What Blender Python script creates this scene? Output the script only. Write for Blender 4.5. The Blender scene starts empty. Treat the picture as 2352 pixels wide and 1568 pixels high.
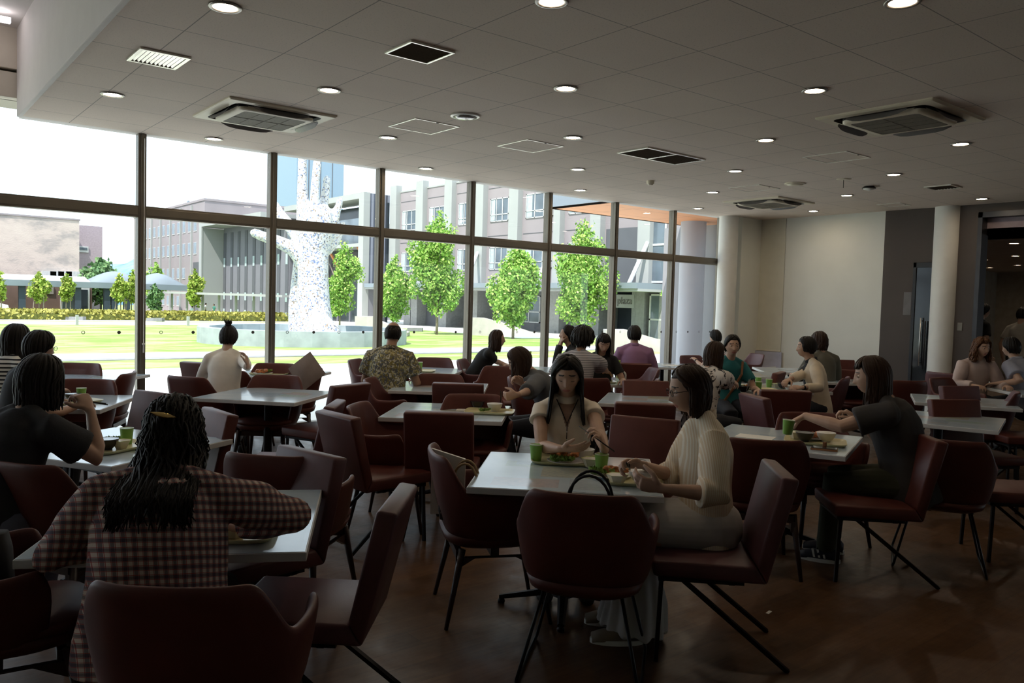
import bpy, math, random
import numpy as np
from mathutils import Vector, Matrix

# ------------------------------------------------------------------ camera, world, sun, exposure
SC = bpy.context.scene
CO = SC.collection
CAMH = 1.55
FPX, YAW, PITCH, ROLL = 1842.46, 0.6787, -0.0479, 0.028
_f = np.array([math.sin(YAW)*math.cos(PITCH), math.cos(YAW)*math.cos(PITCH), math.sin(PITCH)])
_r0 = np.array([math.cos(YAW), -math.sin(YAW), 0.0]); _u0 = np.cross(_r0, _f)
_r = _r0*math.cos(ROLL)+_u0*math.sin(ROLL); _u = -_r0*math.sin(ROLL)+_u0*math.cos(ROLL)
cd = bpy.data.cameras.new('camera'); cam = bpy.data.objects.new('camera', cd); CO.objects.link(cam)
cd.sensor_width = 36; cd.lens = FPX/2352*36; cd.clip_start = .05; cd.clip_end = 6000
cam.matrix_world = Matrix(((_r[0], _u[0], -_f[0], 0), (_r[1], _u[1], -_f[1], 0), (_r[2], _u[2], -_f[2], CAMH), (0, 0, 0, 1)))
SC.camera = cam
wd = bpy.data.worlds.new('sky'); SC.world = wd; wd.use_nodes = True
bg = wd.node_tree.nodes['Background']; bg.inputs[0].default_value = (.74, .89, 1.0, 1); bg.inputs[1].default_value = 2.2
SUN = Vector((-.50, -.25, .84)).normalized()
sl = bpy.data.lights.new('sun', 'SUN'); sl.energy = 7.2; sl.angle = .01; sl.color = (1, .96, .9)
so = bpy.data.objects.new('sun', sl); CO.objects.link(so); so.rotation_euler = (-SUN).to_track_quat('-Z', 'Y').to_euler(); so.location = (0, 0, 30)
LAMP = 85.0
SC.view_settings.view_transform = 'Standard'; SC.view_settings.look = 'None'; SC.view_settings.gamma = 1
SC.view_settings.use_curve_mapping = False; SC.view_settings.exposure = 0.0
SC.cycles.max_bounces = 7; SC.cycles.diffuse_bounces = 4; SC.cycles.glossy_bounces = 3; SC.cycles.transmission_bounces = 4
SC.cycles.transparent_max_bounces = 12; SC.cycles.caustics_reflective = False; SC.cycles.caustics_refractive = False
SC.cycles.sample_clamp_indirect = 6

def ray(x, y): return (x-1176)/FPX*_r-(y-784)/FPX*_u+_f
def az(x, y, z):
    d = ray(x, y); p = d*((z-CAMH)/d[2]); return Vector((p[0], p[1], z))
def aY(x, y, Y):
    d = ray(x, y); p = d*(Y/d[1]); return Vector((p[0], Y, p[2]+CAMH))
def aX(x, y, X):
    d = ray(x, y); p = d*(X/d[0]); return Vector((X, p[1], p[2]+CAMH))
GZ0, GS = -.12, .0095
def gz(Y): return GZ0-GS*(Y-9)
def gp(x, y):
    d = ray(x, y); t = (GZ0+GS*9-CAMH)/(d[2]+GS*d[1]); p = d*t; return Vector((p[0], p[1], p[2]+CAMH))

# ------------------------------------------------------------------ helpers
def R(d): return math.radians(d)
class MB:
    def __init__(s): s.v = []; s.f = []; s.m = []
    def add(s, v, f, m=0):
        o = len(s.v); s.v += [tuple(p) for p in v]; s.f += [tuple(i+o for i in q) for q in f]; s.m += [m]*len(f); return s
    def box(s, x0, x1, y0, y1, z0, z1, M=None, m=0, top=None):
        t = top or (0, 0)
        v = [(x0, y0, z0), (x1, y0, z0), (x1, y1, z0), (x0, y1, z0), (x0+t[0], y0+t[1], z1), (x1-t[0], y0+t[1], z1), (x1-t[0], y1-t[1], z1), (x0+t[0], y1-t[1], z1)]
        if M is not None: v = [M @ Vector(p) for p in v]
        return s.add(v, [(3, 2, 1, 0), (4, 5, 6, 7), (0, 1, 5, 4), (1, 2, 6, 5), (2, 3, 7, 6), (3, 0, 4, 7)], m)
    def prism(s, pts, z0, z1, m=0):
        n = len(pts); v = [(p[0], p[1], z0) for p in pts]+[(p[0], p[1], z1) for p in pts]
        return s.add(v, [tuple(range(n))[::-1], tuple(range(n, 2*n))]+[(i, (i+1) % n, n+(i+1) % n, n+i) for i in range(n)], m)
    def poly(s, a, b, m=0):   # two parallel loops of 3d points
        n = len(a)
        return s.add(list(a)+list(b), [tuple(range(n))[::-1], tuple(range(n, 2*n))]+[(i, (i+1) % n, n+(i+1) % n, n+i) for i in range(n)], m)
    def loft(s, rings, cap=True, m=0, closed=True):
        n = len(rings[0]); o = len(s.v)
        for r_ in rings: s.v += [tuple(p) for p in r_]
        k = n if closed else n-1
        for i in range(len(rings)-1):
            for j in range(k):
                s.f.append((o+i*n+j, o+i*n+(j+1) % n, o+(i+1)*n+(j+1) % n, o+(i+1)*n+j)); s.m.append(m)
        if cap:
            s.f.append(tuple(o+j for j in range(n))[::-1]); s.f.append(tuple(o+(len(rings)-1)*n+j for j in range(n))); s.m += [m, m]
        return s
    def lathe(s, prof, c=(0, 0, 0), n=20, m=0, cap=True, sx=1, sy=1):
        return s.loft([[(c[0]+r_*math.cos(2*math.pi*j/n)*sx, c[1]+r_*math.sin(2*math.pi*j/n)*sy, c[2]+z) for j in range(n)] for r_, z in prof], cap, m)
    def tube(s, pts, rad, n=8, m=0, side=None, rb=None, cap=True, round_=False):
        P = [Vector(p) for p in pts]; k = len(P)
        rad = [rad]*k if not hasattr(rad, '__len__') else list(rad)
        rb = rad if rb is None else ([rb]*k if not hasattr(rb, '__len__') else list(rb))
        if round_:
            t0 = (P[0]-P[1]).normalized(); t1 = (P[-1]-P[-2]).normalized(); ra, rz = min(rad[0], rb[0]), min(rad[-1], rb[-1])
            A = [(P[0]+t0*ra*math.sin(a), math.cos(a)) for a in (1.35, 1.0, .5)]; Z = [(P[-1]+t1*rz*math.sin(a), math.cos(a)) for a in (.5, 1.0, 1.35)]
            rad = [rad[0]*c for _, c in A]+rad+[rad[-1]*c for _, c in Z]; rb = [rb[0]*c for _, c in A]+rb+[rb[-1]*c for _, c in Z]
            P = [p for p, _ in A]+P+[p for p, _ in Z]; k = len(P)
        T = []
        for i in range(k):
            t = (P[min(i+1, k-1)]-P[max(i-1, 0)]); T.append(t.normalized() if t.length > 1e-9 else Vector((0, 0, 1)))
        if side is None:
            side = Vector((1, 0, 0)) if abs(T[0].x) < .8 else Vector((0, 1, 0))
        sd = Vector(side); rings = []
        for i in range(k):
            sd = (sd-T[i]*sd.dot(T[i])); sd = sd.normalized() if sd.length > 1e-6 else T[i].orthogonal().normalized()
            b = T[i].cross(sd)
            rings.append([P[i]+sd*(rad[i]*math.cos(2*math.pi*j/n))+b*(rb[i]*math.sin(2*math.pi*j/n)) for j in range(n)])
        return s.loft(rings, cap, m)
    def sphere(s, c, r_, n=12, k=8, m=0):
        rr = r_ if hasattr(r_, '__len__') else (r_, r_, r_); rings = []
        for i in range(1, k):
            a = math.pi*i/k; rings.append([(c[0]+rr[0]*math.sin(a)*math.cos(2*math.pi*j/n), c[1]+rr[1]*math.sin(a)*math.sin(2*math.pi*j/n), c[2]-rr[2]*math.cos(a)) for j in range(n)])
        return s.loft(rings, True, m)
    def mesh(s, name):
        me = bpy.data.meshes.new(name); me.from_pydata(s.v, [], s.f); return me
    def build(s, name, mat, parent=None, smooth=False, bev=0, rs=None):
        me = s.mesh(name)
        for q in (mat if isinstance(mat, (list, tuple)) else [mat]): me.materials.append(q)
        if any(s.m): me.polygons.foreach_set('material_index', s.m)
        if smooth: me.shade_smooth(); 
        o = bpy.data.objects.new(name, me); CO.objects.link(o)
        if parent: o.parent = parent
        if bev:
            b = o.modifiers.new('b', 'BEVEL'); b.width = bev; b.segments = 2; b.limit_method = 'ANGLE'; b.harden_normals = False
            bake(o)
        if rs: me = o.data; me.set_sharp_from_angle(angle=R(rs)); 
        return o
def bake(o):
    dg = bpy.context.evaluated_depsgraph_get(); dg.update()
    me = bpy.data.meshes.new_from_object(o.evaluated_get(dg)); old = o.data; o.modifiers.clear(); o.data = me; me.name = old.name
    bpy.data.meshes.remove(old)
def tag(o, label=None, cat=None, group=None, kind=None):
    if label: o['label'] = label
    if cat: o['category'] = cat
    if group: o['group'] = group
    if kind: o['kind'] = kind
    return o
def empty(name, loc=(0, 0, 0), rz=0, **k):
    o = bpy.data.objects.new(name, None); CO.objects.link(o); o.location = loc; o.rotation_euler = (0, 0, rz); o.empty_display_size = .1
    return tag(o, **k)
def clone(root, parent=None):
    r_ = root.copy(); CO.objects.link(r_)
    if parent: r_.parent = parent
    for ch in [o for o in KIDS.get(root.name, [])]:
        clone(ch, r_)
    return r_
KIDS = {}
def reg(root):
    for o in bpy.data.objects:
        p = o.parent
        while p is not None:
            if p == root:
                KIDS.setdefault(o.parent.name, []); 
                if o not in KIDS[o.parent.name]: KIDS[o.parent.name].append(o)
                break
            p = p.parent
def struct(o): o['kind'] = 'structure'; return o

# ------------------------------------------------------------------ materials
class NT:
    def __init__(s, name):
        s.mat = bpy.data.materials.new(name); s.mat.use_nodes = True; s.t = s.mat.node_tree; s.b = s.t.nodes['Principled BSDF']
    def n(s, typ, **k):
        x = s.t.nodes.new(typ)
        for a, v in k.items():
            if isinstance(a, str) and hasattr(x, a): setattr(x, a, v)
        return x
    def l(s, a, b): s.t.links.new(a, b)
    def co(s, which='Object', scale=(1, 1, 1), rot=(0, 0, 0), loc=(0, 0, 0)):
        c = s.n('ShaderNodeTexCoord'); m = s.n('ShaderNodeMapping'); m.inputs['Scale'].default_value = scale; m.inputs['Rotation'].default_value = rot; m.inputs['Location'].default_value = loc
        s.l(c.outputs[which], m.inputs[0]); return m.outputs[0]
    def noise(s, v, sc=5, det=3, rough=.5, dist=0):
        x = s.n('ShaderNodeTexNoise'); x.inputs['Scale'].default_value = sc; x.inputs['Detail'].default_value = det; x.inputs['Roughness'].default_value = rough; x.inputs['Distortion'].default_value = dist
        s.l(v, x.inputs['Vector']); return x.outputs['Fac']
    def vor(s, v, sc=5, out='Distance'):
        x = s.n('ShaderNodeTexVoronoi'); x.inputs['Scale'].default_value = sc; s.l(v, x.inputs['Vector']); return x.outputs[out]
    def ramp(s, f, stops, mode='LINEAR'):
        x = s.n('ShaderNodeValToRGB'); e = x.color_ramp.elements; x.color_ramp.interpolation = mode
        while len(e) < len(stops): e.new(.5)
        for i, (p, c) in enumerate(stops): e[i].position = p; e[i].color = (c[0], c[1], c[2], 1) if hasattr(c, '__len__') else (c, c, c, 1)
        s.l(f, x.inputs[0]); return x.outputs[0]
    def mix(s, f, a, b, mode='MIX'):
        x = s.n('ShaderNodeMix'); x.data_type = 'RGBA'; x.blend_type = mode
        for sock, v in ((x.inputs[0], f), (x.inputs[6], a), (x.inputs[7], b)):
            if hasattr(v, 'is_linked') or hasattr(v, 'node'): s.l(v, sock)
            else: sock.default_value = v if not hasattr(v, '__len__') else (v[0], v[1], v[2], 1)
        return x.outputs[2]
    def mth(s, op, a, b=None, c=None):
        x = s.n('ShaderNodeMath'); x.operation = op
        for i, v in enumerate((a, b, c)):
            if v is None: continue
            if hasattr(v, 'node'): s.l(v, x.inputs[i])
            else: x.inputs[i].default_value = v
        return x.outputs[0]
    def sep(s, v):
        x = s.n('ShaderNodeSeparateXYZ'); s.l(v, x.inputs[0]); return x.outputs
    def col(s, c):
        if hasattr(c, 'node'): s.l(c, s.b.inputs['Base Color'])
        else: s.b.inputs['Base Color'].default_value = (c[0], c[1], c[2], 1)
    def bump(s, h, st=.3, d=.01):
        x = s.n('ShaderNodeBump'); x.inputs['Strength'].default_value = st; x.inputs['Distance'].default_value = d; s.l(h, x.inputs['Height']); s.l(x.outputs[0], s.b.inputs['Normal'])
    def done(s, rough=.5, metal=0, spec=.5, **k):
        if hasattr(rough, 'node'): s.l(rough, s.b.inputs['Roughness'])
        else: s.b.inputs['Roughness'].default_value = rough
        s.b.inputs['Metallic'].default_value = metal; s.b.inputs['Specular IOR Level'].default_value = spec
        return s.mat
def pm(name, c, rough=.5, metal=0, var=.12, sc=6, bump=0, bsc=60, spec=.5, co='Object'):
    t = NT(name); v = t.co(co); f = t.noise(v, sc, 3)
    t.col(t.ramp(f, [(.3, tuple(x*(1-var) for x in c)), (.7, tuple(min(1, x*(1+var)) for x in c))]))
    if bump: t.bump(t.noise(v, bsc, 2), bump, .004)
    return t.done(rough, metal, spec)
def emis(name, c, st):
    t = NT(name); t.col(c); t.b.inputs['Emission Color'].default_value = (*c, 1); t.b.inputs['Emission Strength'].default_value = st; return t.done(.5)
def glassm(name, tint=(1, 1, 1), refl=.05):
    m = bpy.data.materials.new(name); m.use_nodes = True; t = m.node_tree; t.nodes.clear()
    o = t.nodes.new('ShaderNodeOutputMaterial'); a = t.nodes.new('ShaderNodeBsdfTransparent'); g = t.nodes.new('ShaderNodeBsdfGlossy'); x = t.nodes.new('ShaderNodeMixShader')
    lw = t.nodes.new('ShaderNodeLayerWeight'); lw.inputs[0].default_value = .5; pw = t.nodes.new('ShaderNodeMath'); pw.operation = 'POWER'; pw.inputs[1].default_value = 4; fr = t.nodes.new('ShaderNodeMath'); fr.operation = 'MULTIPLY_ADD'; fr.inputs[1].default_value = .55; fr.inputs[2].default_value = .03
    t.links.new(lw.outputs['Facing'], pw.inputs[0]); t.links.new(pw.outputs[0], fr.inputs[0])
    a.inputs[0].default_value = (*tint, 1); g.inputs['Roughness'].default_value = .01
    t.links.new(fr.outputs[0], x.inputs[0]); t.links.new(a.outputs[0], x.inputs[1]); t.links.new(g.outputs[0], x.inputs[2]); t.links.new(x.outputs[0], o.inputs[0])
    return m
# ------------------------------------------------------------------ room
CEIL = 3.20; YC = 9.0; YW = 9.06; XE = 12.84; XS = 1.17
M_ceil = None
def ceil_mat():
    t = NT('ceiling tile'); v = t.co(); x, y, z = t.sep(v)
    def line(c, per, off):
        f = t.mth('FRACT', t.mth('DIVIDE', t.mth('ADD', c, off), per)); g = t.mth('MINIMUM', f, t.mth('SUBTRACT', 1.0, f))
        return t.mth('LESS_THAN', g, .0035/per)
    ln = t.mth('MAXIMUM', line(x, LAT/2, TX), line(y, LAT/2, TY))
    sp = t.ramp(t.noise(v, 95, 2, .6), [(.60, 0), (.66, 1)])
    base = t.ramp(t.noise(v, 1.3, 2), [(.3, (.74, .645, .565)), (.7, (.78, .685, .60))])
    c = t.mix(t.mth('MULTIPLY', sp, .28), base, (.25, .22, .2)); c = t.mix(ln, c, (.34, .31, .28)); t.col(c)
    return t.done(.9, 0, .2)
LAT = 1.8201*1.65/2.3          # spacing of the downlight lattice along the room axes
p0 = az(756, 206, CEIL); TX = -p0.x+100*LAT; TY = -p0.y+100*LAT
M_ceiling = ceil_mat()
M_wall = pm('white wallpaper', (.76, .76, .70), .85, var=.03, sc=2, bump=.1, bsc=200)
M_dark = pm('charcoal wall', (.075, .058, .050), .7, var=.06, sc=2)
M_alu = pm('bronze aluminium', (.19, .165, .13), .45, .5, var=.05)
M_white = pm('white paint', (.78, .77, .73), .6, var=.03)
M_blk = pm('black metal', (.018, .018, .02), .45, .3, var=.1)
M_glass = glassm('window glass')
def floor_mat():
    t = NT('plank floor'); v = t.co(); br = t.n('ShaderNodeTexBrick'); br.offset = .37; br.squash = 1
    br.inputs['Scale'].default_value = 1; br.inputs['Brick Width'].default_value = 1.2; br.inputs['Row Height'].default_value = .15; br.inputs['Mortar Size'].default_value = .0016
    br.inputs['Color1'].default_value = (.2, .2, .2, 1); br.inputs['Color2'].default_value = (.8, .8, .8, 1); br.inputs['Mortar'].default_value = (0, 0, 0, 1); br.inputs['Bias'].default_value = 0
    t.l(v, br.inputs['Vector']); g = t.noise(t.co(scale=(1.2, 16, 1)), 3.2, 4, .6)
    f = t.mth('ADD', t.mth('MULTIPLY', br.outputs[0], .4), t.mth('MULTIPLY', g, .62))
    c = t.ramp(f, [(.2, (.052, .024, .011)), (.5, (.10, .047, .020)), (.8, (.155, .078, .034))]); t.col(c)
    sc_ = t.ramp(t.noise(t.co(scale=(3, 3, 3)), 2.2, 5, .7), [(.35, .30), (.7, .48)])
    t.bump(g, .12, .003); return t.done(sc_, 0, .35)
M_floor = floor_mat()
struct(MB().box(-7, 34, -7, YW+.1, -.2, 0).build('floor', M_floor))
struct(MB().box(XS, XE+.1, -7, YC, CEIL, CEIL+.12).build('ceiling', M_ceiling))
# bulkhead closing the lower ceiling on the left, rounded at its window end
M_soff = pm('white plaster', (.72, .69, .66), .8, var=.02)
s_ = MB(); pts = [(XS, -7), (XS+.02, -7), (XS+.02, YC), (XS+.0, YC)]
s_.box(XS-.04, XS, -7, YC-.02, CEIL-.02, CEIL+1.15); struct(s_.build('trim_bulkhead', M_soff, bev=.008))
struct(MB().box(-7, XS-.04, -7, YC-1.15, CEIL+1.15, CEIL+1.27).build('ceiling_upper', M_soff))
struct(MB().box(-7, XS-.04, YC-1.15, YW+.12, CEIL+.80, CEIL+.92).build('ceiling_cove', M_soff))
struct(MB().box(-7, XS-.04, YC-1.21, YC-1.15, CEIL+.80, CEIL+1.2).build('trim_cove', M_soff))
M_cream = pm('cream trim', (.62, .56, .46), .6, var=.04)
s_ = MB().box(-7, XS+.02, YW-.10, YW+.10, CEIL+.42, CEIL+.82).box(-7, XS+.02, YW-.06, YW+.1, CEIL+.16, CEIL+.40); struct(s_.build('trim_window_head', M_cream, bev=.006))
cs = tag(MB().box(-6.8, XS-.15, YC-.55, YC-.50, CEIL+.70, CEIL+.745).build('cove_strip_light', emis('strip light', (1, .93, .98), 6)), 'long glowing strip light in the raised ceiling at the top left', 'light')
# window wall
TR0, TR1 = 2.335, 2.455
MX = [aY(x, 500, YW).x for x in (330, 622, 870, 1079, 1260, 1413, 1547)]
MX = list(np.polyval(np.polyfit(range(7), MX, 1), range(7)))
st = MX[1]-MX[0]; MX = [MX[0]-st*k for k in (5, 4, 3, 2, 1)]+MX; XWE = aY(1652, 600, YW).x; MX.append(XWE)
WH = CEIL+.16
M_dot = pm('grey film dot', (.10, .10, .10), .5); 
for i in range(len(MX)-1):
    a, b = MX[i], MX[i+1]
    w = struct(empty('window_%d' % (i+1), (a, YW, 0)))
    top = WH
    m = MB().box(-.04, .04, -.05, .06, 0, top); m.box(-.016, .016, -.065, -.05, 0, top); m.build('mullion', M_alu, w, bev=.004)
    if i == len(MX)-2: MB().box(b-a-.03, b-a+.03, -.05, .06, 0, top).build('mullion', M_alu, w, bev=.004)
    MB().box(.04, b-a-.04, -.045, .055, TR0, TR1).box(.04, b-a-.04, -.052, -.045, TR0+.02, TR1-.02).build('transom', M_alu, w, bev=.004)
    MB().box(.04, b-a-.04, -.045, .055, 0, .05).build('sill', M_alu, w, bev=.004)
    MB().box(.04, b-a-.04, .0, .006, .05, TR0).build('pane', M_glass, w)
    MB().box(.04, b-a-.04, .0, .006, TR1, top).build('pane', M_glass, w)
    d = MB(); n_ = 3 if i > 3 else 2
    for k in range(n_+1):
        cx = .04+(b-a-.08)*(k+.5)/(n_+1)
        if k % 2: d.lathe([(.018, 0), (.018, .001)], (0, 0, 0), 14)
        else: 
            ring = [[(cr*math.cos(2*math.pi*j/14), cr*math.sin(2*math.pi*j/14), zz) for j in range(14)] for cr, zz in ((.012, 0), (.018, 0), (.018, .001), (.012, .001), (.012, 0))]
            d.loft(ring, False)
        q = 28 if k % 2 else 70
        d.v[-q:] = [(cx+p[0], -.002-p[2], 1.13+p[1]) for p in d.v[-q:]]
    d.build('safety_markers', M_dot, w)
struct(MB().box(-7, XE+.1, YW+.07, YW+.5, WH, WH+.3).build('trim_lintel', M_alu))
struct(MB().box(XS, XE+.1, YC, YW+.09, CEIL+.0, CEIL+.14).build('trim_blind_slot', M_soff))
# roof and eaves of our own building (they shade the terrace)
struct(MB().box(-9, 13.2, -9, 11.05, 4.5, 4.9).build('roof', M_white))
# right end wall with blind window, charcoal wall, opening to the next room
yb0, yb1 = aX(1806, 500, XE).y, aX(1735, 502, XE).y    # blind
yw = aX(2035, 480, XE).y; yo = aX(2250, 480, XE).y
zb = aX(1796, 805, XE).z
s_ = MB().box(XE, XE+.15, yb1, YW+.1, 0, CEIL).box(XE, XE+.15, yw, yb0, 0, CEIL).box(XE, XE+.15, yb0, yb1, 2.9, CEIL).box(XE, XE+.15, yb0, yb1, 0, .12)
struct(s_.build('wall_right', M_wall))
bw = empty('window_20', (XE, yb0, 0)); struct(bw); W_ = yb1-yb0
MB().box(.08, .13, 0, .04, .12, 2.9).box(.08, .13, W_-.04, W_, .12, 2.9).box(.08, .13, 0, W_, .12, .17).box(.08, .13, 0, W_, 2.85, 2.9).build('window_frame', M_alu, bw)
MB().box(.10, .106, .04, W_-.04, .16, 2.86).build('pane', M_glass, bw)
bl = empty('roller_blind', (XE, yb0, 0), label='pale yellow roller blind pulled down over the window beside the white wall', cat='blind')
MB().box(-.012, -.008, -.01, W_+.01, zb, CEIL).build('blind_fabric', pm('blind cloth', (.68, .66, .56), .9, var=.03, bump=.2, bsc=300), bl)
MB().box(-.022, .002, -.01, W_+.01, zb-.025, zb).build('bottom_rail', pm('cream rail', (.75, .7, .58), .5), bl, bev=.004)
# lavender poster leaning below blind
ps = empty('display_panel', (XE-.03, yb0-.05, 0), label='pale lavender display panel with white shapes standing on the floor below the blind', cat='panel')
MB().box(-.02, 0, 0, W_+.1, .02, zb-.03).build('board', pm('lavender board', (.5, .5, .62), .5), ps)
MB().prism([(.1, .1), (.25, .07), (.4, .11), (.52, .08), (.5, .22), (.35, .2), (.1, .24)], 0, .002).build('white_shape', M_white, ps).matrix_local = Matrix.Translation((-.021, .0, .30)) @ Matrix(((0, 0, -1, 0), (1, 0, 0, 0), (0, 1, 0, 0), (0, 0, 0, 1)))
# pier beside the window corner, round white columns
struct(MB().box(aY(1700, 505, YC-.25).x, XE-.0, YC-.30, YC+.0, 0, CEIL).build('trim_pier', M_wall))
def column(px, py, r_, name, dz=0):
    p = az(px, py, CEIL); m = MB().lathe([(r_, 0), (r_, CEIL)], (0, 0, 0), 40); o = m.build(name, M_white, smooth=True, rs=40); o.location = (p.x, p.y, 0); return o
tag(column(1675, 497, .17, 'round_column'), 'slim white round column in the corner at the right end of the window wall', 'column')
c2 = column(2180, 475, .19, 'round_column'); tag(c2, 'tall white round column in front of the charcoal wall near the dark door', 'column')
s_ = MB().box(XE, XE+.15, yo, yw, 0, CEIL).box(XE, XE+.15, -7, yo, 3.02, CEIL)
struct(s_.build('wall_charcoal', M_dark))
struct(MB().box(XE-.03, XE+.2, yo-.06, yo, 0, 3.08).box(XE-.03, XE+.2, -7, yo, 3.0, 3.08).build('trim_opening', pm('grey steel', (.05, .05, .055), .4, .5)))
# door
d0 = aX(2100, 610, XE).y; DW = d0-aX(2186, 610, XE).y; d1 = d0-DW; dz = aX(2105, 603, XE).z
dr = struct(empty('door_1', (XE, d0, 0)))
MB().box(-.03, .03, -.05, 0, 0, dz).box(-.03, .03, -DW, -DW+.04, 0, dz).box(-.03, .03, -DW, 0, dz-.08, dz).build('door_frame', M_blk, dr, bev=.004)
MB().box(-.015, .01, -DW+.03, -.05, .0, dz-.08).build('door_leaf', pm('dark blue grey door glass', (.018, .021, .026), .12, 0, var=.2, sc=1.5), dr)
MB().tube([(-.06, -.17, .75), (-.06, -.17, 1.5)], .012).tube([(-.06, -.17, .8), (-.02, -.17, .8)], .008).tube([(-.06, -.17, 1.45), (-.02, -.17, 1.45)], .008).build('door_handle', pm('brushed steel', (.6, .6, .6), .3, .9), dr, smooth=True)
MB().tube([(-.06, -.24, .7), (-.06, -.24, 1.45)], .012).build('door_handle', M_blk, dr, smooth=True)
q = aX(2084, 697, XE); tag(MB().box(-.004, 0, -.06, .06, -.18, .18).build('paper_notice', pm('paper notice', (.16, .15, .15), .7)), 'small grey paper notice taped to the charcoal wall left of the door', 'notice').location = (XE, q.y, q.z)
q = aX(2205, 750, XE); tag(MB().box(-.01, 0, -.035, .035, -.06, .06).build('wall_switch', pm('beige plastic', (.2, .18, .15), .5), bev=.003), 'beige wall switch plate right of the round column', 'switch').location = (XE, q.y, q.z)
# next room through the opening
C2 = 2.75
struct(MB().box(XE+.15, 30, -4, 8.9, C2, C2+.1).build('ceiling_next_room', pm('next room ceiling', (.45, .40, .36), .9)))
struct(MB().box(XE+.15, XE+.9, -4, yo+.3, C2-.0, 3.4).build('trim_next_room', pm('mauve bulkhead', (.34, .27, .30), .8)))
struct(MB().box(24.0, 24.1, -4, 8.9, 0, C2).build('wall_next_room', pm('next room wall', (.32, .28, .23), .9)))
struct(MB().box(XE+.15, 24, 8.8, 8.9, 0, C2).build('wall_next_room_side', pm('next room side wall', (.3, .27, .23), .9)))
# the rest of the shell behind the camera
struct(MB().box(-7.1, -7, -7, YW, 0, 4.5).build('wall_left', M_wall)); struct(MB().box(-7, 24, -7.1, -7, 0, 4.5).build('wall_back', M_wall))

# ------------------------------------------------------------------ ceiling fittings
M_ring = pm('chrome ring', (.30, .28, .26), .3, .7); M_lamp = emis('lamp glow', (1, .80, .56), LAMP)
def downlight():
    r_ = empty('downlight')
    MB().loft([[(a*math.cos(2*math.pi*j/28), a*math.sin(2*math.pi*j/28), z) for j in range(28)] for a, z in ((.071, .0), (.092, -.002), (.094, -.006), (.088, -.012), (.070, -.010), (.066, .0), (.071, .0))], False).build('trim_ring', M_ring, r_, smooth=True)
    MB().lathe([(.069, -.004), (.069, -.003)], n=28).build('lens', M_lamp, r_)
    reg(r_); return r_
DL = [((517, 15), 'ceiling downlight at the top left, nearest row, beside the bulkhead'), ((1267, 2), 'ceiling downlight cut by the top edge at the middle of the ceiling'), ((2073, 3), 'ceiling downlight cut by the top edge on the right'),
((258, 216), 'ceiling downlight below the slatted vent at the left end of the second row'), ((756, 206), 'ceiling downlight above the left air conditioner panel in the second row'), ((1299, 202), 'ceiling downlight in the second row at mid ceiling'), ((1871, 207), 'ceiling downlight left of and above the large right air conditioner'),
((491, 318), 'ceiling downlight below the left air conditioner near the window'), ((891, 315), 'ceiling downlight in front of the left access hatch'), ((1316, 315), 'ceiling downlight just right of the second access hatch'), ((1759, 321), 'ceiling downlight between the double vent and the large right air conditioner'), ((2207, 330), 'ceiling downlight right of and below the large right air conditioner'),
((978, 386), 'small ceiling downlight near the fourth window mullion'), ((1327, 388), 'ceiling downlight left of the double vent, fourth row'), ((1689, 392), 'ceiling downlight right of and beyond the double vent'), ((2053, 400), 'ceiling downlight beyond the right air conditioner, left of the small vent'),
((1333, 436), 'small ceiling downlight close to the window above the orange canopy'), ((1637, 441), 'ceiling downlight left of the far air conditioner'), ((1945, 448), 'ceiling downlight under the hanging sprinkler'), ((2255, 456), 'ceiling downlight nearest the opening to the next room'),
((1603, 478), 'farthest ceiling downlight at the window end of the last row'), ((1868, 484), 'small ceiling downlight in front of the white wall')]
proto = downlight()
for i, (q, lb) in enumerate(DL):
    o = proto if i == 0 else clone(proto); p = az(*q, CEIL); o.location = (p.x, p.y, CEIL); tag(o, lb, 'ceiling light', 'round downlights in the main ceiling')
N2 = [((2260, 596), 'next room downlight at the left edge of the opening'), ((2329, 558), 'next room downlight, the highest and nearest of the five'), ((2332, 587), 'next room downlight directly below the highest one'), ((2273, 614), 'next room downlight lowest on the left'), ((2337, 608), 'next room downlight lowest on the right')]
M_lamp2 = emis('lamp glow far', (1, .85, .62), 40)
for q, lb in N2:
    p = az(*q, C2); 
    if not (XE < p.x < 24): continue
    o = clone(proto); o.location = (p.x, p.y, C2); tag(o, lb, 'ceiling light', 'downlights in the next room')
M_acp = pm('ivory plastic', (.76, .69, .54), .45, var=.04); M_slot = pm('dark slot', (.03, .027, .025), .6); M_grl = pm('grille mesh', (.17, .15, .115), .7, var=.15, sc=60); M_flap = pm('louvre grey', (.16, .15, .15), .35)
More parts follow.
